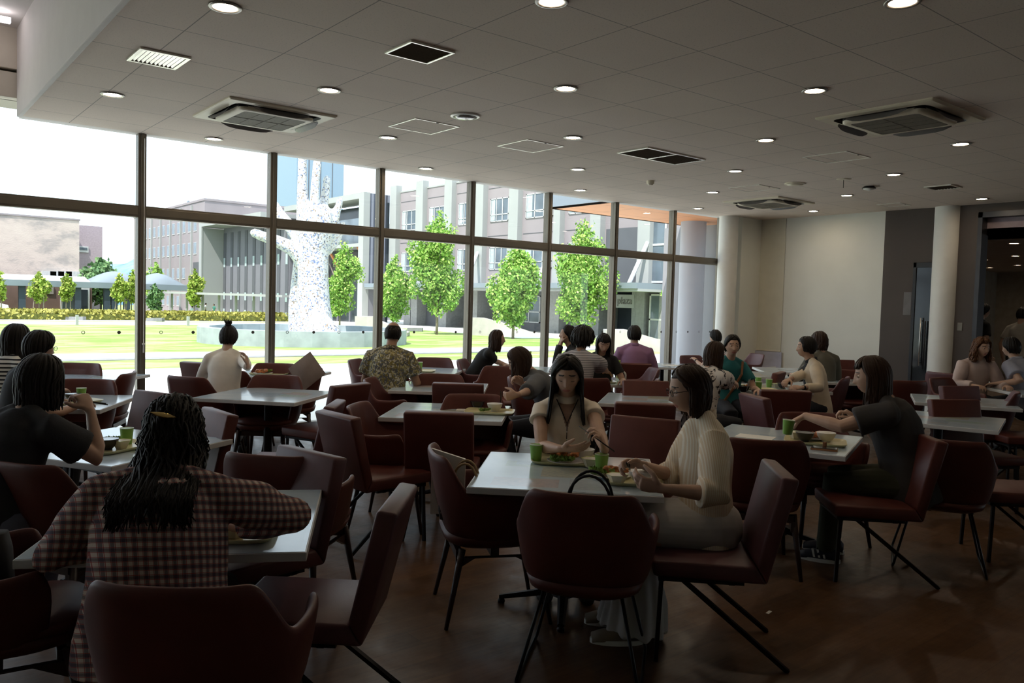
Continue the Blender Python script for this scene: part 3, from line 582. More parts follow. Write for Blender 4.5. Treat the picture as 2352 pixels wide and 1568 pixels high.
# tower, hills
TW = empty('tower', (0, 0, 0), label='plain blue grey tower rising behind the sculpture fingers', cat='building')
a, b = aY(682, 360, 160), aY(790, 375, 160); MB().box(a.x, b.x, 160, 172, -2, 44).build('wall', pm('tower panel', (0.211, 0.296, 0.381), .6, var=.02), TW)
for k in range(1, 4): x = a.x+(b.x-a.x)*k/4; MB().box(x-.07, x+.07, 159.93, 160.02, -2, 44).build('joint', M_gpan2, TW)
hm = MB(); pr_ = [(-200, 0)]
for k in range(41): pr_.append((-150+k*22, 60+18*math.sin(k*.55)+9*math.sin(k*1.7+1)))
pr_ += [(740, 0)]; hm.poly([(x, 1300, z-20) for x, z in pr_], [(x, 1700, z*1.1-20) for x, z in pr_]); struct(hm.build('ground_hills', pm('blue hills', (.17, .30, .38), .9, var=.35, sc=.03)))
# own building wing on the right: orange soffit, fascia, grey wall, round column
OB = struct(empty('wall_wing', (0, 0, 0))); WXX = 16.2
MB().box(WXX, WXX+.3, 9.0, 13.9, -.3, 3.6).build('cladding', pm('wing wall', (0.238, 0.238, 0.251), .7, var=.03), OB)
t = NT('orange soffit'); x, y, z = t.sep(t.co()); fl = t.mth('MAXIMUM', t.mth('LESS_THAN', t.mth('FRACT', t.mth('DIVIDE', x, 1.8)), .012), t.mth('LESS_THAN', t.mth('FRACT', t.mth('DIVIDE', y, .9)), .02)); t.col(t.mix(fl, (.62, .27, .12), (.28, .12, .06)))
MB().box(11.5, 17, 10.9, 13.1, 3.6, 3.63).build('soffit', t.done(.6), OB); MB().box(11.5, 11.6, 10.9, 13.1, 3.6, 4.5).box(11.6, 17, 13.0, 13.1, 3.6, 4.5).build('fascia', M_bgm, OB); MB().box(11.5, 17, 10.9, 13.1, 4.5, 4.56).build('roof', M_bgm, OB)
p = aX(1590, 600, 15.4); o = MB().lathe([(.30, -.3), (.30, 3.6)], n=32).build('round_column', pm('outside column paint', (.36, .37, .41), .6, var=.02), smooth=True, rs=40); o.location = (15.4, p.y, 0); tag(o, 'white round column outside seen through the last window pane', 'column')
# ---- ramps and benches
def slab(name, pts, d, th, mat, lb, cat): 
    a = [dep(x, y, d) for x, y in pts]; b = [dep(x, y, d)+Vector((_f[0], _f[1], 0))*th for x, y in pts]; o = MB().poly(a, b).build(name, mat); return tag(o, lb, cat)
dA = dof(gp(815, 770)); slab('ramp_wall', [(815, 776), (935, 772), (935, 764), (870, 738), (858, 727), (815, 726)], dA, 1.2, M_conc, 'pale concrete ramp wall right of the sculpture, behind the second tall tree', 'wall')
dB = dof(gp(1085, 770)); slab('ramp_wall', [(1070, 776), (1240, 776), (1236, 768), (1150, 740), (1110, 730), (1070, 729)], dB, 1.2, M_conc, 'pale concrete ramp wall behind the woman in the black polo', 'wall')
dC = dof(gp(1400, 806)); slab('ramp_wall', [(1392, 815), (1545, 815), (1545, 788), (1475, 768), (1440, 757), (1392, 757)], dC, 1.0, M_conc, 'pale concrete ramp wall behind the person in the purple shirt', 'wall')
for a, b, c, lb in ((134, 190, 731, 'grey concrete bench on the lawn at the left edge of the hedge'), (336, 372, 734, 'grey concrete bench on the lawn behind the first mullion'), (935, 970, 757, 'grey concrete bench beside the first ramp'), (1165, 1225, 766, 'grey concrete bench under the third tall tree')):
    p = gp((a+b)/2, c+4); d = dof(p)-.0; slab('bench', [(a, c+4), (b, c+4), (b, c-4), (a, c-4)], d, .5, pm('bench grey', (0.198, 0.205, 0.211), .8) if a == 134 else bpy.data.materials['bench grey'], lb, 'bench')
for px, py, lb in ((177, 746, 'slim bollard post on the lawn in front of the left bench'), (432, 748, 'slim bollard post on the lawn left of the woman in the white cardigan')):
    p = gp(px, py); tag(MB().box(p.x-.08, p.x+.08, p.y-.08, p.y+.08, p.z, p.z+.62).build('bollard', M_pale), lb, 'bollard')
# ---- plants
def leafm(name, a, b, c):
    t = NT(name); v = t.co(); i = t.n('ShaderNodeNewGeometry'); f = t.noise(v, 1.4, 3); x = t.mth('ADD', t.mth('MULTIPLY', i.outputs['Random Per Island'], .55), t.mth('MULTIPLY', f, .5))
    t.col(t.ramp(x, [(.2, a), (.5, b), (.8, c)])); t.b.inputs['Transmission Weight'].default_value = 0; return t.done(.6, 0, .3)
M_leaf = leafm('maple leaves', (.11, .27, .04), (.24, .44, .075), (.46, .60, .17)); M_leafy = leafm('young leaves', (.17, .27, .03), (.26, .37, .055), (.37, .41, .09)); M_leafd = leafm('dark leaves', (.07, .15, .06), (.12, .24, .09), (.22, .34, .14))
M_hedge = leafm('golden hedge leaves', (.19, .18, .03), (.28, .27, .05), (.37, .35, .09)); M_bark = pm('grey bark', (.24, .20, .17), .9, var=.2, sc=10)
def leaves(blobs, n, size, seed):
    rs = np.random.RandomState(seed); B = np.array(blobs); w = B[:, 3]*B[:, 4]*B[:, 5]; w = w/w.sum(); k = rs.choice(len(B), n, p=w)
    d = rs.normal(size=(n, 3)); d /= np.linalg.norm(d, axis=1)[:, None]; r_ = rs.uniform(.25, 1, n)**.5
    c = B[k, :3]+d*B[k, 3:6]*r_[:, None]
    u = rs.normal(size=(n, 3)); u /= np.linalg.norm(u, axis=1)[:, None]; w_ = rs.normal(size=(n, 3)); v = np.cross(u, w_); v /= np.linalg.norm(v, axis=1)[:, None]
    s = size*rs.uniform(.6, 1.3, n)[:, None]; a = c-u*s; b = c+v*s*.6; e = c+u*s; f = c-v*s*.6
    V = np.stack([a, b, e, f], 1).reshape(-1, 3); m = MB(); m.v = [tuple(p) for p in V]; m.f = [(4*i, 4*i+1, 4*i+2, 4*i+3) for i in range(n)]; m.m = [0]*n; return m
def tree(px, base, top, x0, x1, cb, lb, group=None, seed=1, n=3800, lm=None, size=None, vase=True, stake=False, cat='tree', name='tree', wid=1):
    p = gp(px, base); d = dof(p); k = d/FPX; H = (base-top)*k*1.0; W = (x1-x0)*k; cz = (base-cb)*k; rs = random.Random(seed)
    off = ((x0+x1)/2-px)*k; r_ = empty(name, p, label=lb, cat=cat, group=group); blobs = []
    rx, ry = _r[0], _r[1]
    nb = 26 if vase else 16
    for i in range(nb):
        t_ = (i+.5)/nb; h_ = cz+(H-cz)*t_; w_ = W*.5*(math.sin(math.pi*min(1, (t_*.92+.10)))**.75 if vase else math.sin(math.pi*(t_*.85+.12))**.6)*(1 if t_ < .55 else 1-.45*(t_-.55)/.45)
        lv = rs.uniform(.75, 1.15)
        for j in range(3 if t_ < .8 else 2):
            a = rs.uniform(0, 6.28); rr = w_*rs.uniform(.2, 1.0)*lv; sx = w_*rs.uniform(.18, .34)+.045*W
            blobs.append((off*rx*t_*1+rr*math.cos(a), off*ry*t_+rr*math.sin(a), h_, sx, sx, sx*1.25*(1+.5*t_)))
    for i in range(5): a = rs.uniform(0, 6.28); q = W*.18; blobs.append((q*math.cos(a)*rs.random(), q*math.sin(a)*rs.random(), H*rs.uniform(.88, .97), W*.05, W*.05, H*.05))
    leaves(blobs, n, size or .10, seed).build('foliage', lm or M_leaf, r_)
    m = MB(); tr = max(.05, W*.022)*wid; m.tube([(0, 0, -.1), (0, 0, cz), (off*rx*.5, off*ry*.5, H*.62), (off*rx, off*ry, H*.9)], [tr*1.3, tr, tr*.5, tr*.15], 8)
    for i in range(9): a = rs.uniform(0, 6.28); z_ = cz+(H-cz)*rs.uniform(0, .5); m.tube([(0, 0, z_), (W*.16*math.cos(a), W*.16*math.sin(a), z_+H*.12), (W*.34*math.cos(a), W*.34*math.sin(a), z_+H*.28)], [tr*.45, tr*.3, tr*.1], 5)
    m.build('trunk', M_bark, r_, smooth=True)
    if stake:
        for sx in (-.55, .55): MB().tube([(sx*rx-.1, sx*ry, -.1), (sx*rx*.8, sx*ry*.8, 1.9)], .05, 6).build('stake', M_bark, r_)
        MB().tube([(-.55*rx, -.55*ry, 1.7), (.55*rx, .55*ry, 1.7)], .05, 6).build('stake_crossbar', M_bark, r_)
    return r_
g1 = 'tall green trees on the lawn'; g2 = 'young staked trees along the hedge'
tree(780, 752, 553, 753, 834, 722, 'tall green tree just right of the white sculpture', g1, 11, 7000)
tree(902, 760, 586, 868, 946, 735, 'green tree left of the tallest one, behind the bald man', g1, 12, 7000)
tree(1003, 768, 488, 944, 1066, 716, 'tallest bright green tree with a visible trunk at the centre of the lawn', g1, 13, 12000)
tree(1178, 778, 562, 1122, 1243, 742, 'broad green tree in the pane behind the woman in the black polo', g1, 14, 10000)
tree(1335, 776, 505, 1272, 1402, 742, 'tall open green tree behind the curly haired man', g1, 15, 10500)
tree(1545, 790, 640, 1508, 1570, 700, 'edge of a small green tree in the last clear pane', g1, 16, 2600)
tree(90, 722, 625, 68, 112, 692, 'young staked tree leftmost in front of the brown brick building', g2, 21, 1100, M_leafy, stake=True, size=.19)
tree(152, 722, 629, 137, 172, 690, 'young staked tree in front of the window of the brown brick building', g2, 22, 1000, M_leafy, stake=True, size=.19)
tree(277, 724, 628, 257, 292, 694, 'young staked tree between two dark canopy posts', g2, 23, 1000, M_leafy, stake=True, size=.19)
tree(302, 724, 620, 288, 320, 694, 'young yellowish tree just left of the first mullion', g2, 24, 900, M_leafy, stake=True, size=.19)
tree(446, 728, 618, 424, 470, 702, 'young pointed tree beside the two people outside', g2, 25, 1400, M_leafy, size=.19)
tree(3, 724, 625, -20, 6, 690, 'young tree cut by the left edge of the photograph', g2, 26, 700, M_leafy, size=.19)
tree(232, 719, 598, 184, 286, 690, 'dark round tree above the canopy roof, left of the blue hills', None, 31, 2600, M_leafd, size=.3, vase=False)
tree(355, 717, 606, 330, 384, 690, 'green tree rising behind the domed canopy end', None, 32, 1300, M_leaf, size=.25, vase=False)
tree(352, 725, 655, 335, 372, 722, 'dense dark shrub behind the last canopy post', None, 33, 1200, M_leafd, size=.2, vase=False, cat='shrub', name='shrub')
tree(1094, 750, 700, 1078, 1112, 748, 'spiky yellow green shrub right of the fourth mullion, above the ramp', None, 34, 900, M_leafy, size=.12, cat='shrub', name='shrub')
tree(855, 742, 706, 838, 872, 740, 'small green shrub above the first ramp wall', None, 35, 500, M_leafy, size=.12, cat='shrub', name='shrub')
h0 = gp(300, 736); hd = MB(); rs = np.random.RandomState(3); N_ = 15000
hy = h0.y; xx = rs.uniform(-4, aX(668, 735, 31).x*1.0, N_); 
X1 = aY(672, 736, hy).x; xx = rs.uniform(-4, X1, N_); yy = hy+rs.uniform(0, 5.5, N_); zz = np.array([gz(v) for v in yy])+rs.uniform(.0, .75, N_)
mm = MB(); u = rs.normal(size=(N_, 3)); u /= np.linalg.norm(u, axis=1)[:, None]; w_ = rs.normal(size=(N_, 3)); v = np.cross(u, w_); v /= np.linalg.norm(v, axis=1)[:, None]; c = np.stack([xx, yy, zz], 1); s = .13*rs.uniform(.6, 1.3, N_)[:, None]
mm.v = [tuple(p) for p in np.stack([c-u*s, c+v*s, c+u*s, c-v*s], 1).reshape(-1, 3)]; mm.f = [(4*i, 4*i+1, 4*i+2, 4*i+3) for i in range(N_)]; mm.m = [0]*N_
hg = empty('hedge', (0, 0, 0), label='long low golden green hedge across the far side of the lawn', cat='hedge'); mm.build('foliage', M_hedge, hg); MB().poly([(-4, hy+.2, gz(hy)), (X1, hy+.2, gz(hy)), (X1, hy+5.2, gz(hy+5)), (-4, hy+5.2, gz(hy+5))], [(-4, hy+.2, gz(hy)+.45), (X1, hy+.2, gz(hy)+.45), (X1, hy+5.2, gz(hy)+.40), (-4, hy+5.2, gz(hy)+.40)]).build('branches', pm('hedge core', (0.106, 0.119, 0.020), .9), hg)
# parked car at left edge
p = gp(-2, 722); car = empty('parked_car', p, label='front corner of a white car parked at the far left edge of the lawn', cat='car'); 
MB().loft([[(x, y, z) for x, z in ((-4.2, .3), (-4.2, 1.1), (-3.2, 1.75), (-.9, 1.75), (.1, 1.05), (.75, .9), (.85, .35))] for y in (0, 1.7)]).build('body', pm('white car paint', (.85, .86, .86), .25), car, bev=.08)
MB().loft([[(x, y, z) for x, z in ((-.85, 1.62), (-.02, 1.08), (-1.6, 1.08), (-1.6, 1.62))] for y in (-.01, 0)]).build('side_window', M_win, car)
for x in (-.1, -3.2): o = MB().lathe([(.32, 0), (.32, .2)], n=20).build('wheel', M_blk, car); o.location = (x, .15, .32); o.rotation_euler = (R(90), 0, 0)
# ------------------------------------------------------------------ furniture
def leather(name, c):
    t = NT(name); v = t.co(); f = t.noise(v, 7, 3); t.col(t.ramp(f, [(.3, tuple(x*.82 for x in c)), (.7, tuple(x*1.12 for x in c))]))
    t.bump(t.noise(v, 260, 2), .18, .002); return t.done(.46, 0, .42)
M_lea = leather('maroon vinyl', (.105, .026, .020)); M_lea2 = leather('plum vinyl', (.115, .042, .046)); M_lea3 = leather('dark maroon vinyl', (.055, .016, .014))
M_leg = pm('dark stained leg', (.030, .012, .011), .4); M_steel = pm('black steel', (.012, .012, .015), .35, .6)
def sm(t): t = max(0., min(1., t)); return t*t*(3-2*t)
def shell_mesh(wide=1.0):
    # plan curve: back centre at -Y, arms forward; rim height falls from the back to the arms
    NU, NV = 44, 9; rows = []
    def rim(a):
        d = abs(a)
        return .81-.165*sm((d-.60)/.66)+.012*sm((d-1.5)/.4)-.09*sm((d-2.06)/.18)
    V = []; 
    for i in range(NU+1):
        a = -2.22+4.44*i/NU; d = abs(a)
        ca, sa = math.cos(a), math.sin(a); e = 2/2.9
        px = .300*wide*math.copysign(abs(sa)**e, sa); py = -.285*math.copysign(abs(ca)**e, ca)
        if d > 1.57: py = .285*abs(ca)**.9*.85
        zt = rim(a); col = []
        for j in range(NV):
            v = j/(NV-1); z = .405+(zt-.405)*v; k = .80+.20*(v**.55) ; lean = -.045*v*(1 if ca > 0 else .3)*abs(ca)
            col.append((px*k, py*k+lean+.015, z))
        V.append(col)
    th = .030; out = MB(); rings = []
    for i in range(NU+1):
        prv, nxt = V[max(0, i-1)], V[min(NU, i+1)]; col = V[i]; inn = []
        for j in range(NV):
            t_ = Vector(nxt[j])-Vector(prv[j]); n = Vector((-t_.y, t_.x, 0)).normalized(); inn.append((n, col[j]))
        o_ = [tuple(Vector(p)) for n, p in inn]; q = [tuple(Vector(p)+n*th) for n, p in inn]; top = Vector(col[-1])+inn[-1][0]*th*.5+Vector((0, 0, .014))
        rings.append(o_+[tuple(top)]+q[::-1])
    out.loft(rings, True, closed=True); return out
def superell(a, b, z, n=32, e=3.2, cy=0): 
    o = []
    for j in range(n):
        t_ = 2*math.pi*j/n; c, s = math.cos(t_), math.sin(t_); o.append((a*math.copysign(abs(c)**(2/e), c), cy+b*math.copysign(abs(s)**(2/e), s), z))
    return o
def bucket_chair(legs, mat=None, lm=None):
    mat = mat or M_lea; r_ = empty('bucket_chair')
    s = shell_mesh().build('shell', mat, r_, smooth=True); q = s.modifiers.new('s', 'SUBSURF'); q.levels = 1; q.render_levels = 1; bake(s)
    MB().loft([superell(.10, .10, .362), superell(.19, .20, .368, cy=.01), superell(.235, .245, .39, cy=.015), superell(.250, .262, .43, cy=.02)]).build('seat_pan', mat, r_, smooth=True)
    MB().loft([superell(.22, .23, .425, cy=.03), superell(.243, .262, .437, cy=.035), superell(.247, .268, .455, cy=.035), superell(.23, .25, .472, cy=.035), superell(.12, .14, .480, cy=.03), superell(.02, .02, .481, cy=.03)]).build('seat_cushion', mat, r_, smooth=True)
    if legs == 'wood':
        MB().poly([(-.20, -.19, .33), (-.20, .21, .33), (-.20, .21, .27), (-.20, .10, .325), (-.20, -.10, .325), (-.20, -.19, .27)], [(-.175, -.19, .33), (-.175, .21, .33), (-.175, .21, .27), (-.175, .10, .325), (-.175, -.10, .325), (-.175, -.19, .27)]).poly([(.175, -.19, .33), (.175, .21, .33), (.175, .21, .27), (.175, .10, .325), (.175, -.10, .325), (.175, -.19, .27)], [(.20, -.19, .33), (.20, .21, .33), (.20, .21, .27), (.20, .10, .325), (.20, -.10, .325), (.20, -.19, .27)]).box(-.19, .19, -.02, .02, .33, .37).box(-.19, .19, -.19, -.16, .325, .365).box(-.19, .19, .17, .20, .325, .365).build('apron', M_leg, r_)
        for sx, sy in ((-1, 1), (1, 1), (-1, -1), (1, -1)): MB().tube([(sx*.19, .02+sy*.18, .37), (sx*.235, .02+sy*.255, 0)], [.021, .011], 10, rb=[.018, .010]).build('leg', lm or M_leg, r_, smooth=True)
    else:
        for sx in (-1, 1):
            a, b, c, d = (sx*.16, .16, .37), (sx*.25, .25, .012), (sx*.25, -.24, .012), (sx*.16, -.14, .37)
            MB().tube([a, (sx*.245, .245, .03), (sx*.25, .235, .010), (sx*.25, -.225, .010), (sx*.245, -.235, .03), d], .0075, 8).build('sled_leg', M_steel, r_, smooth=True)
    reg(r_); return r_
def slab_chair(mat=None):
    mat = mat or M_lea2; r_ = empty('slab_chair'); w = .225
    o = MB().poly([(-w, .25, .385), (-w, .255, .455), (-w, -.185, .452), (-w, -.235, .375)], [(w, .25, .385), (w, .255, .455), (w, -.185, .452), (w, -.235, .375)]).build('seat', mat, r_, smooth=True, bev=.014)
    o = MB().poly([(-w, -.185, .452), (-w, -.232, .372), (-w, -.350, .835), (-w, -.275, .845)], [(w, -.185, .452), (w, -.232, .372), (w, -.350, .835), (w, -.275, .845)]).build('backrest', mat, r_, smooth=True, bev=.014)
    m = MB(); m.box(-.20, .20, .20, .225, .358, .384).box(-.20, .20, -.10, -.075, .358, .384).box(-.20, -.175, -.14, .225, .36, .384).box(.175, .20, -.14, .225, .36, .384); m.build('seat_frame', M_steel, r_)
    for sx in (-1, 1):
        MB().tube([(sx*.188, .212, .375), (sx*.195, .225, 0)], .013, 4, rb=.013, side=(1, 1, 0)).build('front_leg', M_steel, r_)
        MB().tube([(sx*.188, .13, .375), (sx*.215, -.335, .003)], .013, 4, rb=.013, side=(1, 1, 0)).build('rear_leg', M_steel, r_)
    reg(r_); return r_
TZ = .70
def printm(name, seed, blue):
    t = NT(name); v = t.co(loc=(seed, seed*.7, 0)); x, y, z = t.sep(t.co())
    def rect(x0, x1, y0, y1):
        return t.mth('MULTIPLY', t.mth('MULTIPLY', t.mth('GREATER_THAN', x, x0), t.mth('LESS_THAN', x, x1)), t.mth('MULTIPLY', t.mth('GREATER_THAN', y, y0), t.mth('LESS_THAN', y, y1)))
    rs = random.Random(seed); c = t.ramp(t.noise(v, 6, 3), [(.3, (.46, .58, .69)), (.7, (.56, .66, .74))])
    pal = [(.42, .56, .68), (.45, .60, .50), (.62, .58, .42), (.60, .46, .44), (.50, .54, .58)]
    for k in range(5):
        x0 = rs.uniform(-.4, .15); y0 = rs.uniform(-.4, .15); w, h = rs.uniform(.15, .35), rs.uniform(.1, .28); tx = t.noise(t.co(scale=(14, 90, 1)), 2.5, 2); lines = t.mth('GREATER_THAN', tx, .52)
        m = t.mth('MULTIPLY', rect(x0, x0+w, y0, y0+h), .85); col_ = pal[(k+seed) % 5]; c = t.mix(m, c, t.mix(t.mth('MULTIPLY', lines, .55), col_, (.25, .30, .33)))
    c = t.mix(t.mth('MULTIPLY', rect(-.43, .43, -.43, .43), .22), c, t.ramp(t.noise(v, 3, 2), [(.4, (.52, .60, .65)), (.6, (.45, .55, .62))])); t.col(c)
    t.b.inputs['IOR'].default_value = 1.6; return t.done(.13, 0, .8)
M_edge = pm('white table edge', (.66, .68, .70), .4, var=.03)
PR = [printm('printed table top %s' % 'abc'[k], k+1, 0) for k in range(3)]
def table_proto(k, sx=.45, sy=.45):
    r_ = empty('dining_table'); MB().box(-sx, sx, -sy, sy, TZ-.032, TZ-.0015).build('table_top', M_edge, r_, bev=.003); MB().box(-sx+.006, sx-.006, -sy+.006, sy-.006, TZ-.0016, TZ).build('printed_surface', PR[k], r_)
    MB().box(-.19, .19, -.035, .035, TZ-.055, TZ-.032).box(-.035, .035, -.19, .19, TZ-.055, TZ-.032).build('bracket', M_steel, r_)
    MB().lathe([(.038, .10), (.034, TZ-.05)], n=20).lathe([(.06, .06), (.05, .12), (.038, .15)], n=20).build('pedestal', M_steel, r_, smooth=True, rs=40)
    for a in range(4):
        c, s = math.cos(a*math.pi/2), math.sin(a*math.pi/2); MB().tube([(c*.03, s*.03, .095), (c*.15, s*.15, .062), (c*.33, s*.33, .030)], [.030, .024, .018], 6, rb=[.026, .017, .012]).lathe([(.018, 0), (.020, .012), (.014, .02), (.008, .035)], (c*.32, s*.32, 0), 10).build('foot', M_steel, r_, smooth=True, rs=40)
    reg(r_); return r_
tp = [table_proto(k) for k in range(3)]; tused = [False]*3
def px_heading(phi): return -(YAW+R(phi))
def table(key, cx, cy, ang, lb, k=0):
    o = clone(tp[k]) if tused[k] else tp[k]; tused[k] = True
    o.location = (cx, cy, 0); o.rotation_euler = (0, 0, R(ang)); tag(o, lb, 'table', 'white printed dining tables'); TB[key] = o; return o
TB = {}
def fitsq(P):   # centre and angle from corner points given as (px,py,u,v) with u,v = +-1 table corners
    A = np.zeros((2*len(P), 4)); b = np.zeros(2*len(P))
    for i, (x, y, u, v) in enumerate(P):
        p = az(x, y, TZ); u *= .45; v *= .45; A[2*i] = (1, 0, u, -v); A[2*i+1] = (0, 1, v, u); b[2*i] = p.x; b[2*i+1] = p.y
    s = np.linalg.lstsq(A, b, rcond=None)[0]; return s[0], s[1], math.degrees(math.atan2(s[3], s[2])), math.hypot(s[2], s[3])
# corner naming: u along image right, v away from the camera
TL = [('T1', [(1085, 1110, -1, -1), (1146, 1043, -1, 1), (1512, 1133, 1, -1)], 'white printed table where the two women in pale shirts eat at the centre front', 0),
 ('T2', [(72, 1272, -1, -1), (690, 1259, 1, -1), (709, 1130, 1, 1)], 'white printed table in front of the woman in the checked shirt', 1),
 ('T3', [(268, 981, -1, 1), (530, 1007, 1, 1)], 'white table under the tray of the woman in the black top at the left', 2),
 ('T4', [(240, 937, 1, -1), (312, 910, 1, 1)], 'white table with a green cup behind the woman in the black top', 0),
 ('T6', [(457, 912, -1, -1), (568, 890, -1, 1), (763, 899, 1, 1), (668, 922, 1, -1)], 'empty white table on a black pedestal at the left centre', 1),
 ('T9', [(902, 897, -1, -1), (928, 874, -1, 1), (1118, 880, 1, 1), (1100, 903, 1, -1)], 'empty white table behind the one where the woman in grey eats', 2),
 ('T10', [(878, 957, -1, -1), (927, 923, -1, 1), (1147, 968, 1, -1)], 'white table where the woman in the grey blouse eats with chopsticks', 0),
 ('T11', [(1375, 922, -1, -1), (1395, 903, -1, 1)], 'empty white table between the two women in pale shirts, further back', 2),
 ('T17', [(1665, 1005, -1, -1), (1677, 979, -1, 1), (1922, 1045, 1, -1), (1942, 1003, 1, 1)], 'white printed table of the woman in the dark T-shirt', 1),
 ('T18', [(2295, 988, 1, -1), (2310, 962, 1, 1)], 'empty printed table right of the woman in the dark T-shirt', 2),
 ('T19', [(2097, 925, -1, -1), (2117, 905, -1, 1), (2318, 916, 1, 1), (2317, 936, 1, -1)], 'empty printed table further back at the right, behind another empty one', 0)]
for key, P, lb, k in TL:
    if len(P) > 2: cx, cy, an, s = fitsq(P)
    else:
        a, b = az(*P[0][:2], TZ), az(*P[1][:2], TZ)
        du, dv = P[1][2]-P[0][2], P[1][3]-P[0][3]; th = math.atan2(b.y-a.y, b.x-a.x)-math.atan2(dv, du); c, s_2 = math.cos(th), math.sin(th)
        u, v = (P[0][2]+P[1][2])/2*.45, (P[0][3]+P[1][3])/2*.45; m = (a+b)/2; cx, cy, an, s = m.x-(c*u-s_2*v), m.y-(s_2*u+c*v), math.degrees(th), 1
    table(key, cx, cy, an, lb, k)
for key, px, py, an, lb, k in [('T5', 190, 864, 0, 'white table glimpsed behind the heads at the far left by the window', 1), ('T7', 640, 857, 0, 'white table of the woman in the white cardigan by the window', 2), ('T8', 972, 850, 0, 'white table of the man in the patterned shirt by the window', 0), ('T9b', 1190, 846, 0, 'white table of the woman in the black polo by the window', 1),
    ('T12', 1345, 873, 12, 'white table of the curly haired man in the striped shirt', 1), ('T13', 1520, 838, 0, 'white table with papers beside the person in the purple shirt', 2), ('T14', 1772, 890, 22, 'table crowded with green cups where three women lunch at the right', 2), ('T15', 1722, 858, 0, 'white table behind the woman in teal', 0),
    ('T16', 1815, 850, 0, 'white table behind the woman in the beige jacket', 1), ('T22', 1940, 872, 0, 'white table behind the long haired woman in the dark T-shirt', 2), ('T20', 2250, 872, 0, 'table of the wavy haired woman and the man in the polo shirt', 0), ('T21', 2395, 900, 0, 'table corner cut by the right edge of the photograph', 1)]:
    p = az(px, py, TZ); table(key, p.x, p.y, 45-90+an, lb, k)
B1 = slab_chair(); A1 = bucket_chair('wood'); A2 = bucket_chair('wire'); B2 = slab_chair(M_lea); A3 = bucket_chair('wood', M_lea2)
CP = {'B': B1, 'A': A1, 'W': A2, 'S': B2, 'P': A3}; cused = set(); CH = {}
TOP = {'B': (-.31, .84), 'S': (-.31, .84), 'A': (-.31, .82), 'W': (-.31, .82), 'P': (-.31, .82)}
def chair(key, kind, px, py, phi, lb):
    o = clone(CP[kind]) if kind in cused else CP[kind]; cused.add(kind)
    yb, zb = TOP[kind]; p = az(px, py, zb); h = YAW+R(phi); d = Vector((math.sin(h), math.cos(h), 0)); c = p-d*yb
    o.location = (c.x, c.y, 0); o.rotation_euler = (0, 0, -h); CH[key] = o
    tag(o, lb, 'chair', 'upright slab chairs' if kind in 'BS' else 'rounded bucket chairs'); return o
